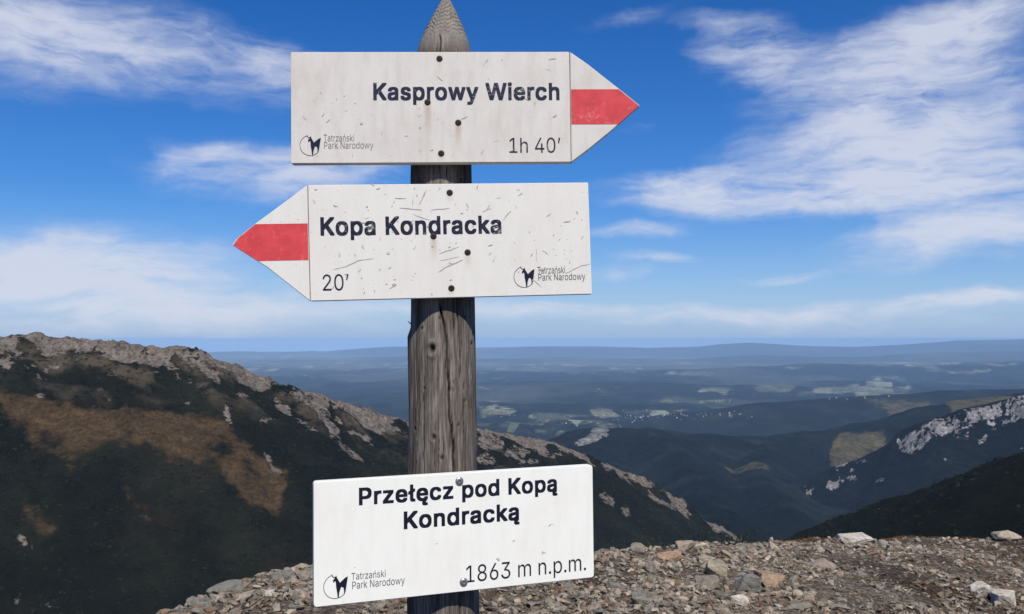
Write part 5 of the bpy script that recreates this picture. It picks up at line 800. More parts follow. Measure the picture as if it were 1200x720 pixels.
def screw_mesh(rad, dome):
    """domed head with a cut slot"""
    bm = bmesh.new(); n = 20; prof = [(1.0, 0.0), (1.0, 0.25), (0.9, 0.6), (0.68, 0.86), (0.38, 0.97)]
    rings = [[bm.verts.new((rad * p * math.cos(2 * math.pi * k / n), -dome * h, rad * p * math.sin(2 * math.pi * k / n))) for k in range(n)] for p, h in prof]
    inner = [bm.verts.new((rad * 0.30 * math.cos(2 * math.pi * k / n), -dome * 0.45, rad * 0.30 * math.sin(2 * math.pi * k / n))) for k in range(n)]
    rings.append(inner)
    for a_, b_ in zip(rings[:-1], rings[1:]):
        for k in range(n): bm.faces.new((a_[k], a_[(k + 1) % n], b_[(k + 1) % n], b_[k]))
    bm.faces.new(inner); bm.faces.new(rings[0][::-1])
    bmesh.ops.recalc_face_normals(bm, faces=bm.faces)
    me = bpy.data.meshes.new('screw'); bm.to_mesh(me); bm.free(); return me
SC_R = screw_mesh(0.0070, 0.0022); SC_R.materials.append(m_rust)
SC_Z = screw_mesh(0.0092, 0.0045); SC_Z.materials.append(m_zinc)

def board(center, angles, label, w, h, thick, mat, rcorner=0.0, side=0, tip=None):
    """a child of the signpost; local origin at the centre of the front face"""
    M_ = euler_m(*angles).to_4x4(); M_.translation = Vector(center) - Vector((AX_X, AX_Y, 0))
    o = link('sign_board' if not side else 'arrow_board', slab('sign_board', rect(-w / 2, w / 2, -h / 2, h / 2, rcorner), thick), mat, root, label=label)
    o.matrix_local = M_
    return o

INK = (0.007, 0.008, 0.020)
m_top = paint('worn_white_paint', (0.70, 0.662, 0.595), (0.52, 0.475, 0.405), 0.42, [(-.0081, .011, .085, .55), (.0586, -.0344, .07, .6), (.0207, -.102, .02, .5), (.0189, .107, .05, .25)], blot=0.35)
m_mid = paint('scratched_white_paint', (0.76, 0.732, 0.665), (0.60, 0.56, 0.48), 0.22, [(-.0409, .010, .07, .55), (.0324, -.0266, .05, .3), (-.003, .1048, .03, .35), (-.0052, -.1041, .02, .6)], blot=0.75)
m_bot = paint('clean_white_paint', (0.87, 0.865, 0.790), (0.76, 0.735, 0.64), 0.36, [], 0.38)
m_red = ink('red_trail_paint', (0.56, 0.055, 0.060), 0.35, (0.66, 0.33, 0.30))
m_ink = ink('navy_print', INK, 0.0); m_inkw = ink('worn_navy_print', (0.012, 0.015, 0.034), 0.45); m_inkw2 = ink('scuffed_navy_print', (0.010, 0.012, 0.026), 0.45)
m_thin = ink('grey_print', (0.07, 0.07, 0.085), 0.0); m_thinw = ink('worn_grey_print', (0.16, 0.155, 0.16), 0.55)
m_gap, T, b = material('dark_joint', 0.9, 0.1); ob = T.n('ShaderNodeTexCoord').outputs['Object']
set_in(T, b, 'Base Color', T.ramp(T.noise(ob, 60, 3), [(0.3, (0.03, 0.025, 0.02)), (0.7, (0.09, 0.075, 0.06))]))

# top board: arrow to the right ----------------------------------
TH = 0.024
bt = board((-0.1766, 1.9255, 2.0561), (2.01, -0.1, -0.70), 'top arrow board with red band pointing right, grimy white', 0.6091, 0.245, TH, m_top, side=1)
link('arrow_tip', slab('arrow_tip', [(.3060, -.1225), (.3450, -.0935), (.3900, -.0575), (.4592, .0022), (.4270, .0290), (.3450, .0950), (.3062, .1225)], TH, 0.0012), m_top, bt, label='pointed right-hand end')
def joint(x, h, th, parent):
    link('joint', slab('joint', rect(x - 0.0016, x + 0.0016, -h / 2 + 0.001, h / 2 - 0.001), th, 0.0002), m_gap, parent).location = (0, 0.0015, 0)
joint(.3054, .243, TH - 0.004, bt)
def flat(name, outline, mat, parent, y=-0.0004):
    bm = bmesh.new(); f = bm.faces.new([bm.verts.new((x, y, z)) for x, z in outline]); f.normal_update()
    if f.normal.y > 0: f.normal_flip()
    me = bpy.data.meshes.new(name); bm.to_mesh(me); bm.free(); return link(name, me, mat, parent)
flat('red_band', [(.3072, -.0392), (.4100, -.0392), (.4570, .0022), (.4130, .0387), (.3072, .0387)], m_red, bt)
lettering('place_name', 'Kasprowy Wierch', -.1245, .2800, .0155, .0385, 0.026, m_inkw, bt, slope=-0.002, track=0.03)
lettering('walking_time', '1h 40’', .1700, .2822, -.1015, .0330, 0.0, m_inkw2, bt, track=0.0)
emblem(-.2630, -.0830, .0225, m_inkw2, bt)
lettering('park_name', 'Tatrzański', -.2345, -.168, -.0745, .0150, -0.012, m_thinw, bt)
lettering('park_name', 'Park Narodowy', -.2335, -.1265, -.0905, .0150, -0.012, m_thinw, bt)
for x_, z_ in ((.0189, .1073), (-.0081, .011), (.0586, -.0344), (.0207, -.102)):
    s = link('screw', SC_R, None, bt); s.location = (x_, 0.0002, z_)

# middle board: arrow to the left
bm_ = board((-0.1298, 1.9274, 1.7636), (7.01, -0.14, -1.75), 'middle arrow board with red band pointing left, scratched white', 0.6113, 0.249, 0.022, m_mid, side=1)
link('arrow_tip', slab('arrow_tip', [(-.3072, .1245), (-.3500, .0920), (-.4150, .0445), (-.4550, .0125), (-.4650, -.0010), (-.4560, -.0085), (-.3950, -.0500), (-.3072, -.1245)][::-1], 0.022, 0.0012), m_mid, bm_, label='pointed left-hand end')
joint(-.3065, .247, 0.018, bm_)
flat('red_band', [(-.3080, .0419), (-.3080, -.0367), (-.4130, -.0367), (-.4545, -.0085), (-.4628, -.0010), (-.4535, .0125), (-.4170, .0419)], m_red, bm_)
lettering('place_name', 'Kopa Kondracka', -.2800, .1066, .0150, .0400, 0.026, m_inkw2, bm_, slope=-0.004, track=0.03)
lettering('walking_time', '20’', -.2795, -.2246, -.1030, .0345, 0.0, m_inkw2, bm_)
emblem(.1555, -.0830, .0230, m_ink, bm_)
lettering('park_name', 'Tatrzański', .1850, .2470, -.0765, .0150, -0.006, m_thin, bm_)
lettering('park_name', 'Park Narodowy', .1865, .2920, -.0920, .0150, -0.006, m_thin, bm_)
for x_, z_ in ((-.003, .1048), (-.0409, .0101), (.0324, -.0266), (-.0052, -.1041)):
    s = link('screw', SC_R, None, bm_); s.location = (x_, 0.0002, z_)

# lowest board: name of the pass
bb_ = board((-0.1090, 1.9198, 1.1350), (19.5, -0.28, -0.48), 'lowest board, clean bright white, naming the pass and its height', 0.6216, 0.2526, 0.020, m_bot, rcorner=0.006)
lettering('place_name', 'Przełęcz pod Kopą', -.2175, .2225, .0725, .0360, 0.026, m_ink, bb_, track=0.03)
lettering('place_name', 'Kondracką', -.1235, .1318, .0160, .0370, 0.026, m_ink, bb_, track=0.03)
lettering('height_above_sea', '1863 m n.p.m.', .0100, .2914, -.1080, .0355, 0.0, m_ink, bb_, track=0.0)
emblem(-.2670, -.0880, .0245, m_ink, bb_)
lettering('park_name', 'Tatrzański', -.2350, -.1640, -.0785, .0140, -0.012, m_thin, bb_)
lettering('park_name', 'Park Narodowy', -.2335, -.1235, -.0970, .0150, -0.012, m_thin, bb_)
for x_, z_ in ((-.0033, .1091), (.0046, -.106)):
    s = link('screw', SC_Z, None, bb_); s.location = (x_, 0.0002, z_)

# scratches on the two upper boards: long drawn scores first, then small nicks
m_scr, T, b = material('exposed_grey_scratch', 0.8, 0.2); ob = T.n('ShaderNodeTexCoord').outputs['Object']
set_in(T, b, 'Base Color', T.ramp(T.noise(ob, 150, 4, 0.7), [(0.3, (0.26, 0.24, 0.21)), (0.7, (0.58, 0.55, 0.50))]))
def scratches(parent, long_ones, count, seed, box, wid=0.0006):
    rng = random.Random(seed); verts = []; faces = []; lay = 0
    def stroke(pts, w):
        nonlocal lay
        lay += 1; y = -0.0007 - 0.000002 * lay; o0 = len(verts); n = len(pts)
        for i, (x, z) in enumerate(pts):
            x0, z0 = pts[max(i - 1, 0)]; x1, z1 = pts[min(i + 1, n - 1)]
            dx, dz = x1 - x0, z1 - z0; L_ = math.hypot(dx, dz) or 1; ww = w * (0.25 + 0.75 * math.sin(math.pi * (i + 0.3) / (n - 0.4))) * rng.uniform(0.6, 1.3)
            verts.append((x - dz / L_ * ww, y, z + dx / L_ * ww)); verts.append((x + dz / L_ * ww, y, z - dx / L_ * ww))
        for i in range(n - 1): a_ = o0 + 2 * i; faces.append((a_, a_ + 1, a_ + 3, a_ + 2))
    for ln_ in long_ones:
        w = ln_[0]; pts = ln_[1:]
        fine = []
        for (x0, z0), (x1, z1) in zip(pts[:-1], pts[1:]):
            for k in range(5): t = k / 5; fine.append((x0 + (x1 - x0) * t + rng.gauss(0, 0.0004), z0 + (z1 - z0) * t + rng.gauss(0, 0.0004)))
        fine.append(pts[-1]); stroke(fine, w)
    for i in range(count):
        x, z = rng.uniform(box[0], box[1]), rng.uniform(box[2], box[3]); a_ = rng.gauss(0.5, 0.8); L_ = abs(rng.gauss(0, 0.006)) + 0.0015
        bend = rng.gauss(0, 0.8)
        pts = []
        for k in range(5):
            pts.append((x, z)); x += math.cos(a_) * L_ / 4; z += math.sin(a_) * L_ / 4; a_ += bend / 4
        stroke(pts, rng.uniform(0.0003, 0.0011) * (2.2 if rng.random() < 0.15 else 1))
    me = bpy.data.meshes.new('scratches'); me.from_pydata(verts, [], faces)
    bm = bmesh.new(); bm.from_mesh(me)
    for f in bm.faces:
        f.normal_update()
        if f.normal.y > 0: f.normal_flip()
    bm.to_mesh(me); bm.free()
    link('scratches', me, m_scr, parent, kind='stuff')
# pixel survey of the middle board -> board metres: x = (px-527)/536, z = (281-py)/533
q = lambda px, py: ((px - 528) / 536.0 - 0.001, (281.5 - py + 0.0175 * (px - 528) * -1) / 530.0)
scratches(bm_, [[0.0011, q(468, 244), q(494, 246)], [0.0008, q(504, 246), q(527, 244)], [0.0007, q(485, 252), q(503, 258)], [0.0009, q(463, 233), q(476, 233)],
    [0.0010, q(500, 223), q(495, 232), q(491, 240)], [0.0007, q(484, 230), q(483, 243)], [0.0010, q(511, 318), q(525, 310), q(540, 304)], [0.0006, q(512, 297), q(536, 289)], [0.0005, q(513, 305), q(536, 300)],
    [0.0007, q(390, 315), q(405, 311), q(421, 304), q(437, 302)], [0.0007, q(565, 248), q(575, 244)], [0.0009, q(589, 258), q(595, 250), q(599, 247)],
    [0.0006, q(627, 291), q(627, 306)], [0.0007, q(661, 320), q(672, 315), q(680, 311), q(692, 309)], [0.0006, q(623, 328), q(632, 336)], [0.0008, q(607, 229), q(613, 226)], [0.0009, q(436, 215), q(440, 219)],
    [0.0008, q(575, 308), q(578, 300)], [0.0009, q(661, 260), q(670, 258)], [0.0008, q(641, 253), q(646, 250)], [0.0008, q(681, 280), q(685, 276)], [0.0006, q(634, 293), q(642, 298)]],
    85, 4, (-.295, .295, -.115, .115))
scratches(bt, [[0.0007, (.012, .068), (.026, .058)], [0.0006, (.205, .02), (.215, .012)], [0.0005, (-.28, -.02), (-.27, -.028)]], 46, 9, (-.29, .29, -.11, .11))
scratches(bb_, [[0.0007, (.213, .003), (.213, -.002)], [0.0009, (-.229, -.053), (-.2275, -.054)]], 8, 19, (-.1, .28, -.07, .0))

# ---------------------------------------------------------------- stones of the saddle
m_stone, T, b = material('limestone', 0.92, 0.2)
oi = T.n('ShaderNodeObjectInfo'); a = T.n('ShaderNodeAttribute', attribute_name='Col')
pos = T.n('ShaderNodeNewGeometry').outputs['Position']
n1 = T.noise(pos, 22, 8, 0.7); n2 = T.noise(pos, 95, 5, 0.7); n3 = T.noise(pos, 6, 3, 0.6)
c = T.mix(1.0, a.outputs[0], T.ramp(n1, [(0.28, (0.45, 0.43, 0.42)), (0.5, (0.95, 0.95, 0.95)), (0.75, (1.35, 1.34, 1.32))]), 'MULTIPLY')
c = T.mix(T.m('MULTIPLY', T.smooth(n3, 0.45, 0.7), 0.5), c, T.mix(1.0, c, (0.95, 0.80, 0.64, 1), 'MULTIPLY'))
set_in(T, b, 'Base Color', c); bump(T, b, T.m('ADD', n1, T.m('MULTIPLY', n2, 0.35)), 0.03)
SHADES = {'grey': (0.235, 0.212, 0.185), 'bluegrey': (0.205, 0.20, 0.185), 'pale': (0.35, 0.305, 0.252), 'white': (0.48, 0.455, 0.42), 'orange': (0.38, 0.26, 0.19), 'tan': (0.30, 0.22, 0.155),
          'green': (0.29, 0.265, 0.20), 'pinkgrey': (0.28, 0.235, 0.205), 'brown': (0.19, 0.14, 0.105)}
SHADES = {k: (v[0] * 1.28, v[1] * 1.26, v[2] * 1.17) for k, v in SHADES.items()}
rng = random.Random(77)
def hull_np(seed, n, sq=(1, 1, 1), box=0.0):
    """angular broken stone: hull of scattered points, unit size"""
    r_ = random.Random(seed); bm = bmesh.new()
    for i in range(n):
        v = Vector((r_.gauss(0, 1), r_.gauss(0, 1), r_.gauss(0, 1))); v.normalize()
        if box: v = Vector([max(-box, min(box, q_ * 1.25)) for q_ in v])
        v *= r_.uniform(0.82, 1.0); bm.verts.new((v.x * sq[0], v.y * sq[1], v.z * sq[2]))
    bmesh.ops.convex_hull(bm, input=bm.verts)
    loose = [v for v in bm.verts if not v.link_faces]
    bmesh.ops.delete(bm, geom=loose, context='VERTS'); bmesh.ops.triangulate(bm, faces=bm.faces)
    bm.verts.ensure_lookup_table(); bm.verts.index_update()
    V_ = np.array([v.co[:] for v in bm.verts]); F_ = np.array([[v.index for v in f.verts] for f in bm.faces]); bm.free()
    return V_ * 0.5, F_
def rot_np(a_, b_, c_):
    return np.array(Matrix.Rotation(a_, 3, 'Z') @ Matrix.Rotation(b_, 3, 'X') @ Matrix.Rotation(c_, 3, 'Y'))

def big_stone(seed, w, d, h, shade, shape):
    bm = bmesh.new(); r_ = random.Random(seed)
    n = {'round': 40, 'mound': 22, 'flat': 16, 'block': 13, 'slab': 14}[shape]
    for i in range(n):
        v = Vector((r_.gauss(0, 1), r_.gauss(0, 1), r_.gauss(0, 1))); v.normalize()
        if shape in ('block', 'slab', 'flat'): v = Vector([max(-0.62, min(0.62, q_ * 1.2)) / 0.62 for q_ in v]) * r_.uniform(0.84, 1.0)
        elif shape == 'mound' and v.z < -0.2: v.z = -0.4
        bm.verts.new(v)
    bmesh.ops.convex_hull(bm, input=bm.verts)
    bmesh.ops.delete(bm, geom=[v for v in bm.verts if not v.link_faces], context='VERTS')
    bmesh.ops.triangulate(bm, faces=bm.faces)
    bmesh.ops.bevel(bm, geom=list(bm.edges), offset=0.07 if shape != 'round' else 0.03, segments=1, affect='EDGES', clamp_overlap=True)
    bmesh.ops.triangulate(bm, faces=bm.faces)
    bmesh.ops.subdivide_edges(bm, edges=[e for e in bm.edges if e.calc_length() > 0.25], cuts=2, use_grid_fill=True)
    bmesh.ops.triangulate(bm, faces=bm.faces)
    co = np.array([v.co[:] for v in bm.verts])
    for k, ax in enumerate('xyz'):
        co[:, k] /= max(abs(co[:, k]).max(), 1e-6)
    dn = fbm(co[:, 0] * 1.0 + seed, co[:, 1] + co[:, 2] * 0.7, 0.8, 4, 1.0) * 0.13 + fbm(co[:, 2] * 2 + seed, co[:, 0] - co[:, 1], 0.35, 3, 7.0) * 0.06
    nrm = co / np.maximum(np.linalg.norm(co, axis=1, keepdims=True), 1e-6)
    co = co + nrm * dn[:, None]
    lean = r_.uniform(-0.25, 0.25) if shape != 'slab' else -0.35
    co[:, 2] += lean * co[:, 0]
    co *= np.array([w / 2, d / 2, h / 2]) / np.abs(co).max(axis=0)
    for v, c_ in zip(bm.verts, co): v.co = c_
    me = bpy.data.meshes.new('stone'); bm.to_mesh(me); bm.free()
    ca_ = me.color_attributes.new('Col', 'FLOAT_COLOR', 'POINT')
    base = np.array(SHADES[shade]); arr = np.ones((len(me.vertices), 4)); arr[:, :3] = base
    ca_.data.foreach_set('color', arr.astype(np.float32).ravel()); me.materials.append(m_stone)
    return me
taken = []
for i, (x, y, w, h, shade, shape, label) in enumerate(NOTABLE):
    d = w * 0.8; w *= 0.88; H_ = h * 1.12
    me = big_stone(100 + i, w, d, H_, shade, shape)
    z = float(ground_z(x, y + d * 0.3)[0])
    o = link('stone', me, None, label=label, cat='stone', group='stones on the saddle')
    o.location = (x, y + d * 0.3, z + H_ * 0.5 - H_ * 0.27)
    taken.append((x, y + d * 0.3, w * 0.6))

VAR = [hull_np(500 + k, [9, 12, 14, 18][k % 4], [(1, .8, .55), (1, .7, .4), (1, .9, .7), (1, .6, .5)][k // 4 % 4], 0.62 if k % 2 else 0) for k in range(32)]
STONE_KINDS = {'grey': 'small grey broken limestone lying in the rubble', 'pale': 'small pale broken limestone lying in the rubble', 'brown': 'small earth-brown stone lying in the rubble', 'bluegrey': 'small bluish grey stone lying in the rubble'}
MESHES = {}
for sh in STONE_KINDS:
    for k in range(10):
        V_, F_ = VAR[(k * 3 + len(MESHES)) % 32]
        r_ = random.Random(k); base = np.array(SHADES[sh]) * r_.uniform(0.85, 1.15)
        me = mesh_np('stone', V_, F_, np.tile(base, (len(V_), 1))); me.materials.append(m_stone); MESHES[(sh, k)] = me
def seen_spot():
    """a random place on the visible part of the saddle"""
    while True:
        y = rng.uniform(4.4, 13.2); x = rng.uniform(-0.45, 0.62) * y
        ye = float(np.interp(x, EDGE_X, EDGE_Y))
        if y < ye + 0.5: return x, y
n_ind = 0
spots = []
while n_ind < 262:
    x, y = seen_spot(); s = 0.085 + 0.10 * rng.random() ** 3.0
    if x > 2.5 and rng.random() < 0.55: continue
    if any((x - a_) ** 2 + (y - b_) ** 2 < (s * 0.5 + c_) ** 2 for a_, b_, c_ in taken): continue
    spots.append((x, y, s)); taken.append((x, y, s * 0.4)); n_ind += 1
zs_ = ground_z([p[0] for p in spots], [p[1] for p in spots])
for (x, y, s), z in zip(spots, zs_):
    sh = rng.choices(['grey', 'pale', 'brown', 'bluegrey'], [4, 4, 2, 2])[0]
    ye = float(np.interp(x, EDGE_X, EDGE_Y)); u_ = x / y
    if u_ < -0.15: zone = 'to the left of the lowest sign'
    elif y > ye - 0.8: zone = 'along the skyline edge ' + ('near the lowest sign' if u_ < 0.2 else 'right of centre' if u_ < 0.38 else 'at far right')
    elif u_ < 0.2: zone = 'just right of the lowest sign' if u_ > 0.06 else 'behind the foot of the signpost'
    elif u_ < 0.38: zone = 'right of centre'
    else: zone = 'at far right'
    lab = STONE_KINDS[sh].replace('lying in the rubble', 'lying in the rubble ' + zone)
    o = link('stone', MESHES[(sh, rng.randrange(10))], None, label=lab, cat='stone', group='small %s stones %s' % ({'grey': 'grey', 'pale': 'pale', 'brown': 'brown', 'bluegrey': 'bluish grey'}[sh], zone))
    o.scale = (s * rng.uniform(.9, 1.3), s * rng.uniform(.7, 1.0), s * rng.uniform(.6, 1.0)); o.rotation_euler = (rng.gauss(0, .25), rng.gauss(0, .25), rng.uniform(0, 6.3))
    o.location = (x, y, z + s * 0.10)

# rubble: everything smaller, one mass
nr = np.random.RandomState(5)
def rubble(name, count, smin, smax, power, shades, region, density=None, mat=m_stone, sink=0.12, label=None, seedv=0):
    xs, ys = [], []
    while len(xs) < count:
        y = nr.uniform(region[0], region[1], 20000); x = nr.uniform(region[2], region[3], 20000) * np.maximum(y, 3)
        ok = y < np.interp(x, EDGE_X, EDGE_Y) + region[4]
        dn = fbm(x, y, 0.9, 3, 44.0)
        ok &= nr.rand(len(x)) < np.clip(0.62 + dn * 1.6 - np.clip((x - 2) / 9, 0, 0.45), 0.08, 1)
        if density is not None: ok &= nr.rand(len(x)) < density(x, y)
        xs += list(x[ok]); ys += list(y[ok])
    xs = np.array(xs[:count]); ys = np.array(ys[:count]); zz_ = ground_z(xs, ys)
    ss = smin + (smax - smin) * nr.rand(count) ** power
    Vs, Fs, Cs = [], [], []; off = 0
    cols_ = np.array([SHADES[s_] for s_ in shades])
    for i in range(count):
        V_, F_ = VAR[nr.randint(32)]
        M_ = rot_np(nr.rand() * 6.28, nr.normal(0, .35), nr.normal(0, .35))
        P_ = (V_ * np.array([1, nr.uniform(.6, 1), nr.uniform(.5, 1.0)]) * ss[i]) @ M_.T + np.array([xs[i], ys[i], zz_[i] + ss[i] * sink])
        Vs.append(P_); Fs.append(F_ + off); off += len(V_)
        Cs.append(np.tile(cols_[nr.randint(len(cols_))] * nr.uniform(.7, 1.2), (len(V_), 1)))
    me = mesh_np(name, np.vstack(Vs), np.vstack(Fs), np.vstack(Cs))
    return link(name, me, mat, kind='stuff', label=label, cat='rubble')
SH_ALL = ['grey', 'grey', 'pale', 'pale', 'pinkgrey', 'brown', 'brown', 'bluegrey', 'grey']
rubble('rubble', 16000, 0.030, 0.105, 1.7, SH_ALL, (4.2, 13.6, -0.5, 0.66, 0.7), label='loose broken limestone rubble covering the saddle ground')
rubble('gravel', 14000, 0.007, 0.024, 1.6, SH_ALL, (4.4, 10.5, -0.46, 0.64, 0.3), label='fine gravel between the stones of the saddle')
rubble('rubble', 900, 0.03, 0.10, 2.0, SH_ALL, (0.6, 4.2, -0.9, 0.9, 9), label='scattered rubble on the nearer ground below the frame')

# dry grass tufts
m_grass, T, b = material('dry_mountain_grass', 0.85, 0.2)
a = T.n('ShaderNodeAttribute', attribute_name='Col'); set_in(T, b, 'Base Color', a.outputs[0])
def grass(name, centres, label):
    Vs, Fs, Cs = [], [], []
    for (x, y, rad, hgt, n, rgb) in centres:
        xs = x + nr.normal(0, rad * .5, n); ys = y + nr.normal(0, rad * .5, n); z = ground_z(xs, ys)
        for i in range(n):
            a_ = nr.rand() * 6.28; l_ = hgt * nr.uniform(.5, 1.2); w_ = 0.0022 + hgt * 0.02; ln_ = nr.uniform(.2, 1.1) * l_; ca_, sa_ = math.cos(a_), math.sin(a_)
            bx = np.array([xs[i], ys[i], z[i] - 0.01]); sdv = np.array([-sa_, ca_, 0]) * w_; o0 = len(Vs)
            mid = bx + np.array([ca_ * ln_ * .3, sa_ * ln_ * .3, l_ * .6]); tp = bx + np.array([ca_ * ln_, sa_ * ln_, l_ * .85])
            Vs += [bx - sdv, bx + sdv, mid + sdv * .7, mid - sdv * .7, tp, tp]
            Fs += [(o0, o0 + 1, o0 + 2, o0 + 3), (o0 + 3, o0 + 2, o0 + 4, o0 + 5)]
            Cs += [np.array(rgb) * nr.uniform(.6, 1.35)] * 6
    Vs = np.array(Vs); Vs[5::6] += 0.0006
    return link(name, mesh_np(name, Vs, np.array(Fs), np.array(Cs)), m_grass, kind='stuff', label=label, cat='grass')
BR = (0.115, 0.072, 0.032); OR_ = (0.15, 0.075, 0.028); OL = (0.10, 0.085, 0.035)
cs = []
for px, py, wpx, hpx, rgb in []:
    cs.append((px, py, wpx, hpx, 150, rgb))
rg = random.Random(8)
for i in range(170):
    y = rg.uniform(6.0, 12.6); x = rg.uniform(0.18, 0.62) * y
    if y > float(np.interp(x, EDGE_X, EDGE_Y)) + .3: continue
    if float(fbm(np.array([x]), np.array([y]), 1.0, 3, 9.0)[0]) < -0.02: continue
    cs.append((x, y, rg.uniform(.06, .2), rg.uniform(.02, .05), rg.randrange(30, 90), rg.choice([BR, BR, OL])))
for i in range(60):
    x = rg.uniform(2.6, 8.0); y = float(np.interp(x, EDGE_X, EDGE_Y)) + rg.uniform(-.3, .5)
    cs.append((x, y, rg.uniform(.08, .22), rg.uniform(.03, .06), 80, rg.choice([BR, OR_, BR])))
for i in range(10):
    y = rg.uniform(4.5, 5.4); x = -0.385 * y + rg.uniform(-.15, .05)
    cs.append((x, y, .07, .028, 70, rg.choice([(0.13, 0.065, 0.026), BR])))
grass('dry_grass', cs, 'rusty brown dry grass between the stones at the right and along the edge')

# dwarf pines --------------------------------------------------------
m_pine, T, b = material('dwarf_pine_needles', 0.8, 0.15)
a = T.n('ShaderNodeAttribute', attribute_name='Col'); set_in(T, b, 'Base Color', a.outputs[0])
def pine_mass(name, pts, label, leaf, flakes, base=None):
    """pts: x, y, z, radius, height; each clump is a spread of needle sprays"""
    P = np.array(pts); n = len(P); N = n * flakes
    ci = np.repeat(np.arange(n), flakes)
    d = nr.normal(0, 1, (N, 3)); d /= np.linalg.norm(d, axis=1, keepdims=True); d[:, 2] = np.abs(d[:, 2])
    rad = nr.uniform(.55, 1.0, N) * (0.8 + 0.35 * np.sin(d[:, 0] * 5 + ci) * np.cos(d[:, 1] * 4 + ci * 2))
    c_ = P[ci, :3] + d * rad[:, None] * np.stack([P[ci, 3], P[ci, 3], P[ci, 4]], -1)
    sz = leaf * P[ci, 3] * nr.uniform(.5, 1.3, N)
    u = nr.normal(0, 1, (N, 3)); u /= np.linalg.norm(u, axis=1, keepdims=True); w_ = np.cross(u, d); w_ /= np.maximum(np.linalg.norm(w_, axis=1, keepdims=True), 1e-3)
    V_ = np.stack([c_ - u * sz[:, None], c_ + w_ * sz[:, None] * .45, c_ + u * sz[:, None] + d * sz[:, None] * .4], 1).reshape(-1, 3)
    F_ = np.arange(3 * N).reshape(-1, 3)
    base = np.array(base or (0.0120, 0.0150, 0.0066)); v = (0.35 + 2.3 * nr.rand(n) ** 2.2)[ci] * nr.uniform(.7, 1.3, N)
    C_ = np.repeat(base[None, :] * v[:, None] * np.array([1.0, 1.08, .92]), 3, 0)
    return link(name, mesh_np(name, V_, F_, C_), m_pine, kind='stuff', label=label, cat='dwarf pines')
# on the left mountain, the right spur: clumps over the dark parts
def scatter_on(reg_id, n, cond):
    out = []
    idx = np.nonzero(cond)[0]
    w = (RAD_of[idx]) ** 1.0; w = w / w.sum()
    pick = nr.choice(idx, n, p=w)
    return pick
RAD_of = np.repeat(RAD, NA); FRONT = np.tile(np.arange(NA) < 958, NR)
dark = (ROCKM < 0.35) & (PATM < 0.3) & FRONT
p1 = scatter_on(1, 21000, (REG == 1) & dark & (RAD_of > 500) & (RAD_of < 2300))
jit = nr.normal(0, 2.0, (len(p1), 2))
pine_mass('dwarf_pine_cover', [(X[i] + j_[0], Y[i] + j_[1], Z[i] - .4, nr.uniform(1.6, 4.2), nr.uniform(1.2, 2.8)) for i, j_ in zip(p1, jit)], 'dark dwarf pine thickets covering the left mountain slope', 0.55, 12)
p2 = scatter_on(2, 6000, (REG == 2) & dark & (RAD_of > 350) & (RAD_of < 1500))
pine_mass('dwarf_pine_cover', [(X[i], Y[i], Z[i] - .4, nr.uniform(1.2, 3.2), nr.uniform(1.2, 2.6)) for i in p2], 'dark dwarf pine thickets covering the near slope at lower right', 0.55, 12)
# the low green bushes just over the lip of the saddle
th = []
for i in range(150):
    y = rg.uniform(13.0, 17); px = rg.gauss(845, 48); x = (px - 600) / 1040 * y
    top = CAM_Z - (rg.uniform(618, 630) + abs(px - 835) * 0.09 - 397) / 1040 * y
    z = float(ground_z(x, y)[0])
    if top > z: th.append((x, y, z, rg.uniform(.25, .5), top - z))
if th: pine_mass('dwarf_pine_thicket', th, 'low green dwarf pines showing just over the edge of the rubble', 0.08, 700, (0.022, 0.032, 0.010))

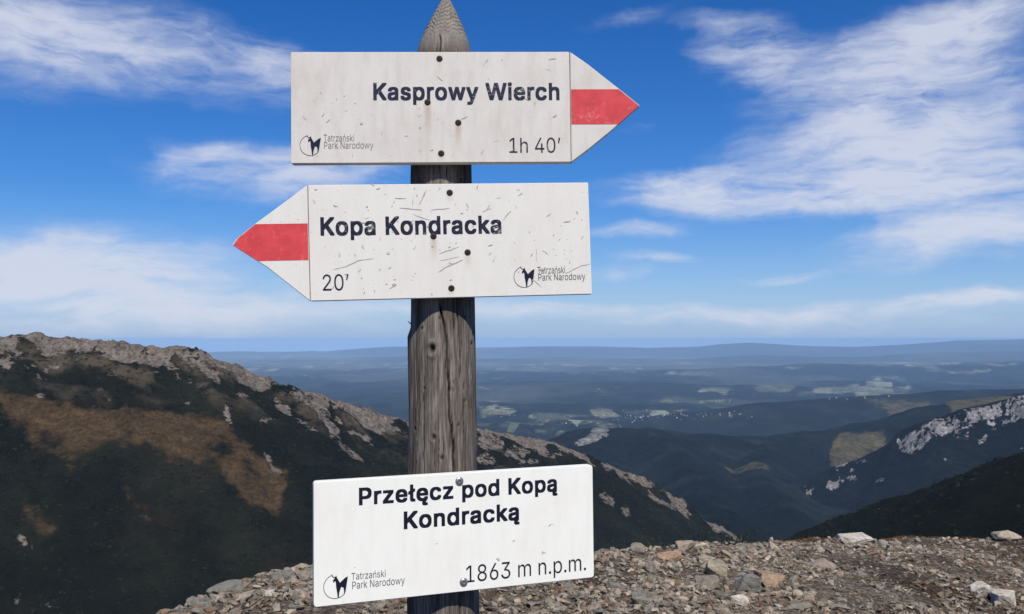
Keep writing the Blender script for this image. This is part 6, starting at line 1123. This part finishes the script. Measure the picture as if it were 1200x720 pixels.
# ---------------------------------------------------------------- far houses
m_house, T, b = material('pale_house_walls', 0.8, 0.2)
n_ = T.noise(T.n('ShaderNodeNewGeometry').outputs['Position'], 0.02, 3)
set_in(T, b, 'Base Color', T.ramp(n_, [(0.35, (0.16, 0.14, 0.12)), (0.65, (0.42, 0.40, 0.37))]))
bm = bmesh.new()
def hv(*p): return bm.verts.new(p)
bv = [hv(-6, -8, -3), hv(6, -8, -3), hv(6, 8, -3), hv(-6, 8, -3), hv(-6, -8, 6), hv(6, -8, 6), hv(6, 8, 6), hv(-6, 8, 6), hv(0, -8, 13), hv(0, 8, 13)]
for f in ((0, 1, 5, 8, 4), (2, 3, 7, 9, 6), (1, 2, 6, 5), (3, 0, 4, 7), (5, 6, 9, 8), (7, 4, 8, 9), (3, 2, 1, 0)): bm.faces.new([bv[i] for i in f])
hm = bpy.data.meshes.new('house'); bm.to_mesh(hm); bm.free(); hm.materials.append(m_house)
hx = np.array(HOUSES, float); hz, _ = height(hx[:, 0], hx[:, 1])
for (x, y), z in zip(HOUSES, hz):
    o = link('house', hm, None, label='tiny pale house in the far valley villages', cat='house', group='houses of the far valley villages')
    s = rg.uniform(.35, .95); o.location = (x, y, z + 1); o.scale = (s * 1.2, s, s); o.rotation_euler.z = rg.uniform(0, 3.1)

# ---------------------------------------------------------------- air
hb = bmesh.new(); bmesh.ops.create_cube(hb, size=1.0)
me = bpy.data.meshes.new('haze'); hb.to_mesh(me); hb.free()
for v in me.vertices: v.co = (v.co.x * 150000, v.co.y * 150000, (v.co.z + .5))
ztop = max(float(Z[RAD_of < 69000].max()) + 6, 8.0); zbot = float(Z.min()) - 3
for v in me.vertices: v.co.z = zbot if v.co.z < .5 else ztop
mh = bpy.data.materials.new('pale_air'); mh.use_nodes = True; t = mh.node_tree; t.nodes.clear()
pv = t.nodes.new('ShaderNodeVolumePrincipled'); ou = t.nodes.new('ShaderNodeOutputMaterial')
pv.inputs['Density'].default_value = 1.9e-5; pv.inputs['Color'].default_value = (0.42, 0.67, 1.0, 1); pv.inputs['Anisotropy'].default_value = -0.3
t.links.new(pv.outputs[0], ou.inputs['Volume'])
link('haze', me, mh, kind='stuff')
print('land z', Z.min(), Z.max(), 'verts', len(X), 'rings', NR)
